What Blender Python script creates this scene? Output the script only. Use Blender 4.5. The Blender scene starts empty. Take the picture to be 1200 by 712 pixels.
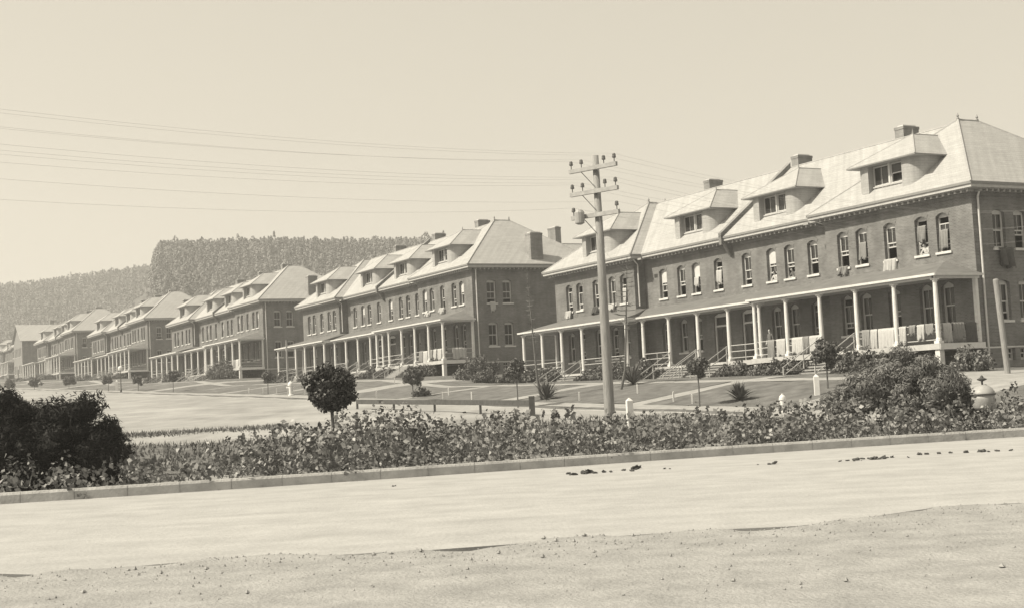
import bpy, bmesh, math, random
import numpy as np
from mathutils import Vector, Matrix
random.seed(7); rng = np.random.default_rng(11)
C = bpy.context.scene.collection
scene = bpy.context.scene
PI = math.pi

# ------------------------------------------------------------------ terrain
def ss(t): t = min(1.0, max(0.0, t)); return t*t*(3-2*t)
DX, DY = -0.4800, 0.8773            # direction in which the row of barracks recedes
NX, NY = -0.8773, -0.4800           # from the facades towards the street
OX, OY = 23.99, 70.68
FLOORS = [3.42, 5.51, 7.56, 9.99, 12.30]
SK = [0, 56.5, 113.1, 173.9, 235.4]
FP = [(-60, 0.0), (-32, 0.25), (-14, 1.35)]
for _s, _f in zip(SK, FLOORS): FP += [(_s, _f-1.4), (_s+44.8, _f-.35)]
FP += [(300, 13.3), (350, 15.2), (420, 17.6), (600, 26), (2000, 60)]
def interp(P, s):
    if s <= P[0][0]: return P[0][1]
    for (a, za), (b, zb) in zip(P, P[1:]):
        if s <= b: return za+(zb-za)*(s-a)/(b-a)
    return P[-1][1]
def sw(x, y):
    return DX*(x-OX)+DY*(y-OY), NX*(x-OX)+NY*(y-OY)
def xy(s, w):
    return OX+DX*s+NX*w, OY+DY*s+NY*w
def hsw(s, w):
    a = .57+.039*s
    st = .5*(a+math.sqrt(a*a+.02))
    t = ss((20-w)/14)
    return st*(1-t)+interp(FP, s)*t
def hill(x, y):
    if y < 380: return 0
    a = x/y
    h1 = 65*ss((y-400)/240)*ss((a+.28)/.026)*(1-.06*ss((a+.2)/.14))*(1-.6*ss((a+.05)/.07))
    h2 = 84*ss((y-520)/380)*(1-.085*ss((-a-.25)/.12))
    return max(h1, h2)
def h(x, y):
    s, w = sw(x, y)
    b = hsw(s, w) if s > -70 else 0.0
    k = hill(x, y)
    return max(b, k+min(b, 17)*.6) if k > 0 else b

# ------------------------------------------------------------------ materials
def newmat(name):
    m = bpy.data.materials.new(name); m.use_nodes = True
    nt = m.node_tree; b = nt.nodes['Principled BSDF']
    return m, nt, b
def g(v): return (v, v, v, 1)
def mat(name, v, rough=.8, var=.15, scale=3.0, bump=0.0, bscale=20.0, spec=.3, island=0.0, stretch=None, detail=6, streak=None):
    m, nt, b = newmat(name)
    b.inputs['Roughness'].default_value = rough
    b.inputs['Specular IOR Level'].default_value = spec
    N, L = nt.nodes, nt.links
    tc = N.new('ShaderNodeTexCoord'); mp = N.new('ShaderNodeMapping')
    L.new(tc.outputs['Object'], mp.inputs['Vector'])
    if stretch: mp.inputs['Scale'].default_value = stretch
    nz = N.new('ShaderNodeTexNoise'); nz.inputs['Scale'].default_value = scale; nz.inputs['Detail'].default_value = detail
    nz.inputs['Roughness'].default_value = .65
    L.new(mp.outputs[0], nz.inputs['Vector'])
    cr = N.new('ShaderNodeMapRange')
    cr.inputs['From Min'].default_value = .3; cr.inputs['From Max'].default_value = .7
    cr.inputs['To Min'].default_value = v*(1-var); cr.inputs['To Max'].default_value = v*(1+var)
    L.new(nz.outputs[0], cr.inputs['Value'])
    out = cr.outputs[0]
    if streak:
        sv, samt = streak
        m2 = N.new('ShaderNodeMapping'); m2.inputs['Scale'].default_value = sv; m2.inputs['Rotation'].default_value = (0, 0, -.28)
        L.new(tc.outputs['Object'], m2.inputs['Vector'])
        n3 = N.new('ShaderNodeTexNoise'); n3.inputs['Scale'].default_value = 1; n3.inputs['Detail'].default_value = 7; n3.inputs['Roughness'].default_value = .7
        L.new(m2.outputs[0], n3.inputs['Vector'])
        r3 = N.new('ShaderNodeMapRange'); r3.inputs['From Min'].default_value = .32; r3.inputs['From Max'].default_value = .62
        r3.inputs['To Min'].default_value = 1-samt; r3.inputs['To Max'].default_value = 1.04; L.new(n3.outputs[0], r3.inputs['Value'])
        m4 = N.new('ShaderNodeMath'); m4.operation = 'MULTIPLY'; L.new(out, m4.inputs[0]); L.new(r3.outputs[0], m4.inputs[1]); out = m4.outputs[0]
    if island:
        ge = N.new('ShaderNodeNewGeometry'); mr = N.new('ShaderNodeMapRange')
        mr.inputs['To Min'].default_value = 1-island; mr.inputs['To Max'].default_value = 1+island
        L.new(ge.outputs['Random Per Island'], mr.inputs['Value'])
        mu = N.new('ShaderNodeMath'); mu.operation = 'MULTIPLY'
        L.new(out, mu.inputs[0]); L.new(mr.outputs[0], mu.inputs[1]); out = mu.outputs[0]
    L.new(out, b.inputs['Base Color'])
    if bump:
        n2 = N.new('ShaderNodeTexNoise'); n2.inputs['Scale'].default_value = bscale; n2.inputs['Detail'].default_value = 5
        L.new(mp.outputs[0], n2.inputs['Vector'])
        bp = N.new('ShaderNodeBump'); bp.inputs['Strength'].default_value = bump; bp.inputs['Distance'].default_value = .05
        L.new(n2.outputs[0], bp.inputs['Height']); L.new(bp.outputs[0], b.inputs['Normal'])
    return m
def brick_mat(name, v, v2, mortar, bw=.21, bh=.075, rowh=None, soot=.25):
    m, nt, b = newmat(name); N, L = nt.nodes, nt.links
    b.inputs['Roughness'].default_value = .9; b.inputs['Specular IOR Level'].default_value = .15
    tc = N.new('ShaderNodeTexCoord'); sp = N.new('ShaderNodeSeparateXYZ'); L.new(tc.outputs['Object'], sp.inputs[0])
    ad = N.new('ShaderNodeMath'); L.new(sp.outputs[0], ad.inputs[0]); L.new(sp.outputs[1], ad.inputs[1])
    cb = N.new('ShaderNodeCombineXYZ'); L.new(ad.outputs[0], cb.inputs[0]); L.new(sp.outputs[2], cb.inputs[1])
    br = N.new('ShaderNodeTexBrick'); L.new(cb.outputs[0], br.inputs['Vector'])
    br.inputs['Scale'].default_value = 1; br.inputs['Brick Width'].default_value = bw; br.inputs['Row Height'].default_value = bh
    br.inputs['Mortar Size'].default_value = .008; br.inputs['Color1'].default_value = g(v); br.inputs['Color2'].default_value = g(v2)
    br.inputs['Mortar'].default_value = g(mortar)
    nz = N.new('ShaderNodeTexNoise'); nz.inputs['Scale'].default_value = .8; nz.inputs['Detail'].default_value = 8
    L.new(tc.outputs['Object'], nz.inputs['Vector'])
    mr = N.new('ShaderNodeMapRange'); mr.inputs['From Min'].default_value = .3; mr.inputs['From Max'].default_value = .7
    mr.inputs['To Min'].default_value = 1-soot; mr.inputs['To Max'].default_value = 1+soot*.5
    L.new(nz.outputs[0], mr.inputs['Value'])
    mp2 = N.new('ShaderNodeMapping'); mp2.inputs['Scale'].default_value = (.5, 7, 1); L.new(cb.outputs[0], mp2.inputs['Vector'])
    n2 = N.new('ShaderNodeTexNoise'); n2.inputs['Scale'].default_value = 1.3; n2.inputs['Detail'].default_value = 6; n2.inputs['Roughness'].default_value = .75; L.new(mp2.outputs[0], n2.inputs['Vector'])
    mp3 = N.new('ShaderNodeMapping'); mp3.inputs['Scale'].default_value = (2.2, .22, 1); L.new(cb.outputs[0], mp3.inputs['Vector'])
    n3 = N.new('ShaderNodeTexNoise'); n3.inputs['Scale'].default_value = 1.0; n3.inputs['Detail'].default_value = 5; L.new(mp3.outputs[0], n3.inputs['Vector'])
    a1 = N.new('ShaderNodeMapRange'); a1.inputs['From Min'].default_value = .3; a1.inputs['From Max'].default_value = .7; a1.inputs['To Min'].default_value = .84; a1.inputs['To Max'].default_value = 1.14; L.new(n2.outputs[0], a1.inputs['Value'])
    a2 = N.new('ShaderNodeMapRange'); a2.inputs['From Min'].default_value = .3; a2.inputs['From Max'].default_value = .65; a2.inputs['To Min'].default_value = .86; a2.inputs['To Max'].default_value = 1.05; L.new(n3.outputs[0], a2.inputs['Value'])
    mm = N.new('ShaderNodeMath'); mm.operation = 'MULTIPLY'; L.new(a1.outputs[0], mm.inputs[0]); L.new(a2.outputs[0], mm.inputs[1])
    m5 = N.new('ShaderNodeMath'); m5.operation = 'MULTIPLY'; L.new(mm.outputs[0], m5.inputs[0]); L.new(mr.outputs[0], m5.inputs[1])
    mx = N.new('ShaderNodeMix'); mx.data_type = 'RGBA'; mx.blend_type = 'MULTIPLY'; mx.inputs[0].default_value = 1
    L.new(br.outputs['Color'], mx.inputs[6]); L.new(m5.outputs[0], mx.inputs[7])
    L.new(mx.outputs[2], b.inputs['Base Color'])
    return m
def roof_mat(name, v, axis_row=.16):
    """slate courses that follow the height of the slope"""
    m, nt, b = newmat(name); N, L = nt.nodes, nt.links
    b.inputs['Roughness'].default_value = .75; b.inputs['Specular IOR Level'].default_value = .3
    tc = N.new('ShaderNodeTexCoord'); sp = N.new('ShaderNodeSeparateXYZ'); L.new(tc.outputs['Object'], sp.inputs[0])
    ad = N.new('ShaderNodeMath'); L.new(sp.outputs[0], ad.inputs[0]); L.new(sp.outputs[1], ad.inputs[1])
    cb = N.new('ShaderNodeCombineXYZ'); L.new(ad.outputs[0], cb.inputs[0]); L.new(sp.outputs[2], cb.inputs[1])
    br = N.new('ShaderNodeTexBrick'); L.new(cb.outputs[0], br.inputs['Vector'])
    br.inputs['Scale'].default_value = 1; br.inputs['Brick Width'].default_value = .3; br.inputs['Row Height'].default_value = axis_row
    br.inputs['Mortar Size'].default_value = .012; br.inputs['Color1'].default_value = g(v); br.inputs['Color2'].default_value = g(v*.94)
    br.inputs['Mortar'].default_value = g(v*.84)
    nz = N.new('ShaderNodeTexNoise'); nz.inputs['Scale'].default_value = .45; nz.inputs['Detail'].default_value = 9; nz.inputs['Roughness'].default_value = .7
    L.new(tc.outputs['Object'], nz.inputs['Vector'])
    mr = N.new('ShaderNodeMapRange'); mr.inputs['From Min'].default_value = .3; mr.inputs['From Max'].default_value = .7
    mr.inputs['To Min'].default_value = .92; mr.inputs['To Max'].default_value = 1.06
    L.new(nz.outputs[0], mr.inputs['Value'])
    mp2 = N.new('ShaderNodeMapping'); mp2.inputs['Scale'].default_value = (.5, 7, 1); L.new(cb.outputs[0], mp2.inputs['Vector'])
    n2 = N.new('ShaderNodeTexNoise'); n2.inputs['Scale'].default_value = 1.3; n2.inputs['Detail'].default_value = 6; n2.inputs['Roughness'].default_value = .75; L.new(mp2.outputs[0], n2.inputs['Vector'])
    mp3 = N.new('ShaderNodeMapping'); mp3.inputs['Scale'].default_value = (2.2, .22, 1); L.new(cb.outputs[0], mp3.inputs['Vector'])
    n3 = N.new('ShaderNodeTexNoise'); n3.inputs['Scale'].default_value = 1.0; n3.inputs['Detail'].default_value = 5; L.new(mp3.outputs[0], n3.inputs['Vector'])
    a1 = N.new('ShaderNodeMapRange'); a1.inputs['From Min'].default_value = .3; a1.inputs['From Max'].default_value = .7; a1.inputs['To Min'].default_value = .84; a1.inputs['To Max'].default_value = 1.14; L.new(n2.outputs[0], a1.inputs['Value'])
    a2 = N.new('ShaderNodeMapRange'); a2.inputs['From Min'].default_value = .3; a2.inputs['From Max'].default_value = .65; a2.inputs['To Min'].default_value = .86; a2.inputs['To Max'].default_value = 1.05; L.new(n3.outputs[0], a2.inputs['Value'])
    mm = N.new('ShaderNodeMath'); mm.operation = 'MULTIPLY'; L.new(a1.outputs[0], mm.inputs[0]); L.new(a2.outputs[0], mm.inputs[1])
    m5 = N.new('ShaderNodeMath'); m5.operation = 'MULTIPLY'; L.new(mm.outputs[0], m5.inputs[0]); L.new(mr.outputs[0], m5.inputs[1])
    mx = N.new('ShaderNodeMix'); mx.data_type = 'RGBA'; mx.blend_type = 'MULTIPLY'; mx.inputs[0].default_value = 1
    L.new(br.outputs['Color'], mx.inputs[6]); L.new(m5.outputs[0], mx.inputs[7])
    L.new(mx.outputs[2], b.inputs['Base Color'])
    return m
M = dict(
    brick=brick_mat('brick', .18, .13, .25),
    hood=brick_mat('arch_brick', .19, .15, .24, .075, .21),
    stone=brick_mat('rubble_stone', .25, .2, .3, .6, .3),
    chim=brick_mat('chimney_brick', .26, .21, .28),
    roof=roof_mat('slate_roof', .37),
    shingle=roof_mat('wall_shingle', .36, .14),
    white=mat('white_paint', .62, .55, .1, 4),
    trim=mat('cream_trim', .55, .6, .12, 3),
    gutter=mat('gutter_metal', .22, .5, .15, 5),
    soffit=mat('soffit_boards', .3, .8, .1, 5),
    wood=mat('porch_boards', .3, .8, .2, 6, stretch=(1, 8, 1)),
    step=mat('step_boards', .24, .8, .15, 6),
    frame=mat('sash_paint', .48, .5, .1, 4), rail=mat('rail_paint', .42, .6, .12, 4), fascia=mat('fascia_paint', .42, .6, .15, 3), tin=mat('porch_roof_tin', .15, .6, .25, 1.2),
    oldwood=mat('tarred_wood', .07, .9, .3, 5),
    drab=mat('drab_boards', .2, .85, .2, 1.5),
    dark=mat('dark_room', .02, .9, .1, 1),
    door=mat('door_paint', .07, .5, .15, 3),
    blind=mat('window_blind', .5, .9, .1, 2),
    cloth_l=mat('pale_blanket', .42, .95, .12, 5), cloth_m=mat('grey_blanket', .22, .95, .15, 6), cloth_d=mat('dark_blanket', .08, .95, .2, 6),
    pole=mat('weathered_pole', .26, .85, .25, 5, .4, 30, stretch=(6, 6, .5)),
    arm=mat('crossarm_wood', .33, .85, .2, 6),
    metal=mat('dark_iron', .06, .5, .2, 10),
    cable=mat('cable', .45, .6, .05, 1),
    glassins=mat('insulator_glass', .12, .2, .1, 3, spec=.6),
    galv=mat('galvanised_metal', .32, .45, .15, 6),
    lawn=mat('mown_lawn', .145, .95, .35, 1.1, .8, 26, .05, detail=10),
    base=mat('dry_grass_ground', .11, .95, .35, .6, .6, 12, .05, detail=10),
    street=mat('packed_dirt', .31, .95, .24, .14, .3, 6, .05, detail=10, streak=((.5, .09, 1), .22)),
    path=mat('path_gravel', .29, .95, .2, 1.5, .2, 20, .05),
    road=mat('road_surface', .35, .93, .12, 1.1, .35, 16, .08, detail=12, streak=((.22, 1.5, 1), .09)),
    verge=mat('rough_earth', .29, .95, .2, 1.6, .5, 26, .05, detail=12),
    kerb=mat('kerb_concrete', .36, .85, .25, 2.2, .4, 18, .15, detail=9),
    clod=mat('dry_dung', .09, .95, .3, 20, .5, 40, .05),
    leafh=mat('hedge_leaf', .155, .5, .25, 1.2, spec=.4, island=.45),
    leafd=mat('dark_leaf', .045, .45, .25, 2.0, spec=.5, island=.5),
    leafm=mat('shrub_leaf', .10, .6, .25, 1.0, spec=.3, island=.5),
    pine=mat('dark_needles', .009, .7, .3, 2.0, spec=.2, island=.5),
    needle=mat('soft_needles', .16, .7, .25, 1.2, spec=.25, island=.45),
    bark=mat('bark', .12, .9, .3, 8, .5, 30),
    forest=mat('forest_canopy', .2, .8, .2, .02, spec=.05, island=.15),
    skin=mat('skin', .42, .6, .08, 8), shirt=mat('light_shirt', .5, .9, .1, 8), shirtd=mat('dark_shirt', .12, .9, .1, 8), trouser=mat('trousers', .1, .9, .1, 8), hair=mat('hair', .03, .6, .1, 20),
)
def glass_mat():
    m, nt, b = newmat('window_glass')
    b.inputs['Base Color'].default_value = g(.03); b.inputs['Roughness'].default_value = .12
    b.inputs['Specular IOR Level'].default_value = .35
    nz = nt.nodes.new('ShaderNodeTexNoise'); nz.inputs['Scale'].default_value = 2.5
    bp = nt.nodes.new('ShaderNodeBump'); bp.inputs['Strength'].default_value = .15; bp.inputs['Distance'].default_value = .05
    nt.links.new(nz.outputs[0], bp.inputs['Height']); nt.links.new(bp.outputs[0], b.inputs['Normal'])
    return m
M['glass'] = glass_mat()

# ------------------------------------------------------------------ mesh builder
class MB:
    def __init__(s): s.v = []; s.f = []; s.m = []; s.mats = []
    def mi(s, m):
        if m not in s.mats: s.mats.append(m)
        return s.mats.index(m)
    def face(s, pts, m):
        i = len(s.v); s.v += [tuple(p) for p in pts]; s.f.append(list(range(i, i+len(pts)))); s.m.append(s.mi(m))
    def hexa(s, p, m):
        """p: 8 points, bottom loop then top loop"""
        i = len(s.v); s.v += [tuple(q) for q in p]; k = s.mi(m)
        for f in ((0, 3, 2, 1), (4, 5, 6, 7), (0, 1, 5, 4), (1, 2, 6, 5), (2, 3, 7, 6), (3, 0, 4, 7)):
            s.f.append([i+j for j in f]); s.m.append(k)
    def box(s, x0, x1, y0, y1, z0, z1, m):
        s.hexa([(x0, y0, z0), (x1, y0, z0), (x1, y1, z0), (x0, y1, z0), (x0, y0, z1), (x1, y0, z1), (x1, y1, z1), (x0, y1, z1)], m)
    def bar(s, a, b, wd, ht, m):
        a = Vector(a); b = Vector(b); d = (b-a).normalized()
        side = d.cross(Vector((0, 0, 1)))
        if side.length < 1e-3: side = Vector((1, 0, 0))
        side.normalize(); up = side.cross(d)
        o = [(-wd/2, -ht/2), (wd/2, -ht/2), (wd/2, ht/2), (-wd/2, ht/2)]
        s.hexa([a+side*x+up*y for x, y in o]+[b+side*x+up*y for x, y in o], m)
    def tube(s, pts, rad, m, n=8, cap=True):
        k = s.mi(m); pts = [Vector(p) for p in pts]; i0 = len(s.v)
        ref = None
        for j, p in enumerate(pts):
            d = (pts[min(j+1, len(pts)-1)]-pts[max(j-1, 0)])
            d.normalize()
            if ref is None: ref = d.orthogonal().normalized()
            e1 = (ref-d*ref.dot(d)).normalized(); ref = e1; e2 = d.cross(e1)
            r = rad[j] if hasattr(rad, '__len__') else rad
            for q in range(n):
                a = 2*PI*q/n; s.v.append(tuple(p+e1*(r*math.cos(a))+e2*(r*math.sin(a))))
        for j in range(len(pts)-1):
            for q in range(n):
                a = i0+j*n+q; b = i0+j*n+(q+1) % n
                s.f.append([a, b, b+n, a+n]); s.m.append(k)
        if cap:
            s.f.append([i0+q for q in range(n)][::-1]); s.m.append(k)
            s.f.append([i0+(len(pts)-1)*n+q for q in range(n)]); s.m.append(k)
    def lathe(s, prof, m, c=(0, 0, 0), n=16):
        s.tube([(c[0], c[1], c[2]+z) for r, z in prof], [max(r, .001) for r, z in prof], m, n)
    def mesh(s, name, smooth=False):
        me = bpy.data.meshes.new(name); me.from_pydata(s.v, [], s.f)
        for m in s.mats: me.materials.append(m)
        me.polygons.foreach_set('material_index', s.m)
        me.validate()
        bm = bmesh.new(); bm.from_mesh(me)
        bmesh.ops.remove_doubles(bm, verts=bm.verts, dist=1e-5) if smooth else None
        bmesh.ops.recalc_face_normals(bm, faces=bm.faces); bm.to_mesh(me); bm.free()
        if smooth: me.polygons.foreach_set('use_smooth', [True]*len(me.polygons))
        return me
    def obj(s, name, parent=None, loc=(0, 0, 0), rz=0, smooth=False):
        return link(name, s.mesh(name, smooth), parent, loc, rz)
def link(name, data, parent=None, loc=(0, 0, 0), rz=0):
    o = bpy.data.objects.new(name, data); C.objects.link(o); o.parent = parent; o.location = loc; o.rotation_euler = (0, 0, rz); return o
def tag(o, label=None, cat=None, group=None, kind=None):
    if label: o['label'] = label
    if cat: o['category'] = cat
    if group: o['group'] = group
    if kind: o['kind'] = kind
    return o
def thing(name, label, cat, loc, rz=0, group=None):
    return tag(link(name, None, None, loc, rz), label, cat, group)
KIDS = {}
def copy_tree(o, parent=None):
    c = o.copy(); C.objects.link(c); c.parent = parent
    for ch in list(o.children): copy_tree(ch, c)
    return c
def quads_obj(name, V, m, parent=None, nper=4, loc=(0, 0, 0)):
    """V: (N, nper, 3) array of separate polygons"""
    me = bpy.data.meshes.new(name); n = len(V)
    me.vertices.add(n*nper); me.vertices.foreach_set('co', V.reshape(-1).astype(np.float32))
    me.loops.add(n*nper); me.loops.foreach_set('vertex_index', np.arange(n*nper, dtype=np.int32))
    me.polygons.add(n); me.polygons.foreach_set('loop_start', np.arange(0, n*nper, nper, dtype=np.int32))
    me.update(calc_edges=True); me.materials.append(m)
    return link(name, me, parent, loc)
def leaves(P, Nn, size, asp=1.6, jit=.6):
    """diamond leaves at P facing roughly Nn"""
    n = len(P)
    Nn = Nn+rng.normal(0, jit, (n, 3)); Nn /= np.linalg.norm(Nn, axis=1)[:, None]+1e-9
    t = rng.normal(0, 1, (n, 3)); t -= (t*Nn).sum(1)[:, None]*Nn; t /= np.linalg.norm(t, axis=1)[:, None]+1e-9
    b = np.cross(Nn, t)
    s = (size*rng.uniform(.6, 1.35, n))[:, None]
    return np.stack([P-t*s*asp/2, P+b*s/2+Nn*s*.12, P+t*s*asp/2, P-b*s/2+Nn*s*.12], 1)
def sph(n):
    d = rng.normal(0, 1, (n, 3)); return d/np.linalg.norm(d, axis=1)[:, None]
def clumps(cs, per, leaf, squash=.85, fill=.25, asp=1.6, jit=.6):
    """cs: list of (x,y,z,r): leaf shells round clump centres"""
    out = []
    for (x, y, z, r) in cs:
        n = int(per*r*r)+6
        d = sph(n); rr = r*(1-fill*rng.random(n)**2)*(1+.12*np.sin(d[:, 0]*7+x*3)+.1*np.sin(d[:, 2]*9+y*5))
        rr *= 1+.28*np.sin(d[:, 0]*3.1+x*7+z*5)*np.sin(d[:, 1]*2.7+y*9+d[:, 2]*4)
        P = d*rr[:, None]+rng.normal(0, .07*r, (n, 3)); P[:, 2] *= squash
        out.append(leaves(P+np.array([x, y, z]), d, leaf, asp, jit))
    return np.concatenate(out)

# ------------------------------------------------------------------ the barracks
L_, W_, P_, E_, HE, HR, DR, RW = 44.8, 12.86, .93, .75, 8.3, 13.15, 6.33, 1.56
DD = 2*DR+RW                                  # gutter to gutter depth
WIN_W = .92
uR = [2.87, 4.43, 6.83, 9.1, 10.67]; uC = [14.4, 16.6, 18.35, 20.88]
uC1 = [14.4, 16.5, 18.2]
mir = lambda us: [L_-u for u in us][::-1]
def wall_band(mb, P, a0, a1, z0, z1, ops, m, depth=.24):
    """P(a,z,q)->point; ops: (a_lo, a_hi, z_sill, z_spring, rise)"""
    ops = sorted(ops); cur = a0
    for (lo, hi, zs, zp, rise) in ops:
        mb.face([P(cur, z0, 0), P(lo, z0, 0), P(lo, z1, 0), P(cur, z1, 0)], m)
        if zs > z0: mb.face([P(lo, z0, 0), P(hi, z0, 0), P(hi, zs, 0), P(lo, zs, 0)], m)
        n = 8 if rise > 0 else 1
        arc = [(lo+(hi-lo)*i/n, zp+rise*math.sin(PI*i/n) if rise > 0 else zp) for i in range(n+1)]
        for (p, q) in zip(arc, arc[1:]):
            mb.face([P(p[0], p[1], 0), P(q[0], q[1], 0), P(q[0], z1, 0), P(p[0], z1, 0)], m)
            mb.face([P(p[0], p[1], 0), P(q[0], q[1], 0), P(q[0], q[1], depth), P(p[0], p[1], depth)], m)
        for a in (lo, hi): mb.face([P(a, zs, 0), P(a, zp, 0), P(a, zp, depth), P(a, zs, depth)], m)
        mb.face([P(lo, zs, 0), P(hi, zs, 0), P(hi, zs, depth), P(lo, zs, depth)], m)
        cur = hi
    mb.face([P(cur, z0, 0), P(a1, z0, 0), P(a1, z1, 0), P(cur, z1, 0)], m)
OP2 = (4.95, 6.87, .19); OP1 = (1.0, 3.14, .2); OPE2 = (4.9, 6.84, .12); OPE1 = (1.1, 3.1, .12); OPB = (-.85, -.1, 0)
def op(u, o, w=WIN_W): return (u-w/2, u+w/2, *o)

# --- shared window meshes, origin at sill centre, looking to +Y
def window_meshes(name, w, hgt, rise, state):
    fr, pn = MB(), MB(); t = .06
    y0, y1 = -.30, -.20
    H = hgt
    fr.box(-w/2+.004, -w/2+t, y0, y1, .004, H, M['frame']); fr.box(w/2-t, w/2-.004, y0, y1, .004, H, M['frame'])
    fr.box(-w/2+t, w/2-t, y0, y1, .004, t, M['frame'])
    n = 8
    for i in range(n):      # arched head board
        a, b = -w/2+.004+(w-.008)*i/n, -w/2+.004+(w-.008)*(i+1)/n
        za = H+rise*math.sin(PI*i/n)-.004; zb = H+rise*math.sin(PI*(i+1)/n)-.004
        fr.hexa([(a, y0, H-t), (b, y0, H-t), (b, y1, H-t), (a, y1, H-t), (a, y0, za), (b, y0, zb), (b, y1, zb), (a, y1, za)], M['frame'])
    def sash(zb, zt, yy):
        s = .045; a, b = -w/2+t, w/2-t
        fr.box(a, a+s, yy, yy+.04, zb, zt, M['frame']); fr.box(b-s, b, yy, yy+.04, zb, zt, M['frame'])
        fr.box(a+s, b-s, yy, yy+.04, zb, zb+.07, M['frame']); fr.box(a+s, b-s, yy, yy+.04, zt-.06, zt, M['frame'])
        fr.box(-.013, .013, yy+.005, yy+.035, zb+.07, zt-.06, M['frame'])
        pn.box(a+s, b-s, yy+.012, yy+.02, zb+.07, zt-.06, M['glass'])
    mid = H*.5
    up, lo = {'closed': (0, 0), 'low': (0, .72), 'half': (0, .35), 'top': (.55, 0), 'both': (.35, .4), 'blind': (0, .0), 'blindlow': (0, .5)}[state]
    if state in ('low', 'half', 'blindlow'):
        sh = (mid-t)*lo; sash(mid-.03, H-t, y0+.055); sash(t+sh, mid+.03+sh, y0+.008)
    elif state == 'top':
        sh = (mid-t)*up; sash(mid-.03-sh, H-t-sh, y0+.055); sash(t, mid+.03, y0+.008)
    elif state == 'both':
        sh = (mid-t)*.35; sash(mid-.03-sh, H-t-sh, y0+.055); sash(t+sh, mid+.03+sh, y0+.008)
    else:
        sash(mid-.03, H-t, y0+.055); sash(t, mid+.03, y0+.008)
    if state.startswith('blind'):
        pn.box(-w/2+t+.02, w/2-t-.02, y0+.1, y0+.104, H*.58, H-t, M['blind'])
    return fr.mesh(name), pn.mesh(name+'_pane')
WSET = {}
for st in ('closed', 'low', 'half', 'top', 'both', 'blind', 'blindlow'):
    WSET['2', st] = window_meshes('window', WIN_W, 1.92, .19, st)
    WSET['1', st] = window_meshes('window', WIN_W, 2.14, .2, st)
    WSET['e', st] = window_meshes('window', WIN_W, 1.94, .12, st)
    WSET['f', st] = window_meshes('window', WIN_W, 2.0, .12, st)
WSET['b', 'closed'] = window_meshes('window', .6, .72, .0, 'closed')
sillm = MB(); sillm.box(-WIN_W/2-.1, WIN_W/2+.1, -.20, .09, -.12, .003, M['trim']); SILL = sillm.mesh('sill')
hd = MB()
for i in range(10):
    def aw(t, r): return (-WIN_W/2-.0+(WIN_W)*t, .19*math.sin(PI*t)+r)
    a, b = aw(i/10, 0), aw((i+1)/10, 0); a2, b2 = (a[0]*1.22, a[1]+.2), (b[0]*1.22, b[1]+.2)
    hd.hexa([(a[0], -.02, a[1]), (b[0], -.02, b[1]), (b[0], .018, b[1]), (a[0], .018, a[1]), (a2[0], -.02, a2[1]), (b2[0], -.02, b2[1]), (b2[0], .018, b2[1]), (a2[0], .018, a2[1])], M['hood'])
HOOD = hd.mesh('arch')
STATES2 = ['low', 'half', 'top', 'both', 'closed', 'closed', 'low', 'blind', 'both', 'blindlow']
STATES1 = ['closed', 'low', 'half', 'closed', 'both', 'blindlow', 'closed']
def pick(kind):
    if kind == 'b': return 'closed'
    if kind in 'ef': return random.choice(['closed', 'half', 'closed', 'low'])
    return random.choice(STATES2 if kind == '2' else STATES1)
def add_window(root, u, v, z, kind, rz=0, st=None):
    st = st or pick(kind)
    fr, pn = WSET[kind, st]
    o = link('window', fr, root, (u, v, z), rz); o['wk'] = kind
    link('pane', pn, o)
    if kind != 'b': link('sill', SILL, o)
    hgt = {'2': 1.92, '1': 2.14, 'e': 1.94, 'f': 2.0}.get(kind)
    if kind in '21': link('arch', HOOD, o, (0, 0, hgt))
    return o
def ring(mb, poly, a, b, z0, z1, m):
    """frame between the outline inset by a and the outline inset by b"""
    def off(poly, d):
        n = len(poly); out = []
        for i in range(n):
            p0, p1, p2 = Vector(poly[i-1]), Vector(poly[i]), Vector(poly[(i+1) % n])
            e1 = (p1-p0).normalized(); e2 = (p2-p1).normalized()
            n1 = Vector((-e1.y, e1.x)); n2 = Vector((-e2.y, e2.x))
            out.append(p1+(n1+n2)*d)
        return out
    A, B = off(poly, a), off(poly, b); n = len(poly)
    for i in range(n):
        j = (i+1) % n
        mb.hexa([(A[i].x, A[i].y, z0), (A[j].x, A[j].y, z0), (B[j].x, B[j].y, z0), (B[i].x, B[i].y, z0),
                 (A[i].x, A[i].y, z1), (A[j].x, A[j].y, z1), (B[j].x, B[j].y, z1), (B[i].x, B[i].y, z1)], m)
# outline of the gutters, counter-clockwise seen from above (u right, v up)
OUT = [(0, -DD), (L_, -DD), (L_, 0), (L_-W_, 0), (L_-W_, -P_), (W_, -P_), (W_, 0), (0, 0)]
def hip(mb, u0, u1, v0, v1, z0, z1, ra, rb, m, flat_u=None):
    """hip roof on rectangle, ridge from ra to rb (points in uv)"""
    A, B, Cc, D = (u0, v0, z0), (u1, v0, z0), (u1, v1, z0), (u0, v1, z0)
    R0, R1 = (*ra, z1), (*rb, z1)
    return A, B, Cc, D, R0, R1

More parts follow.
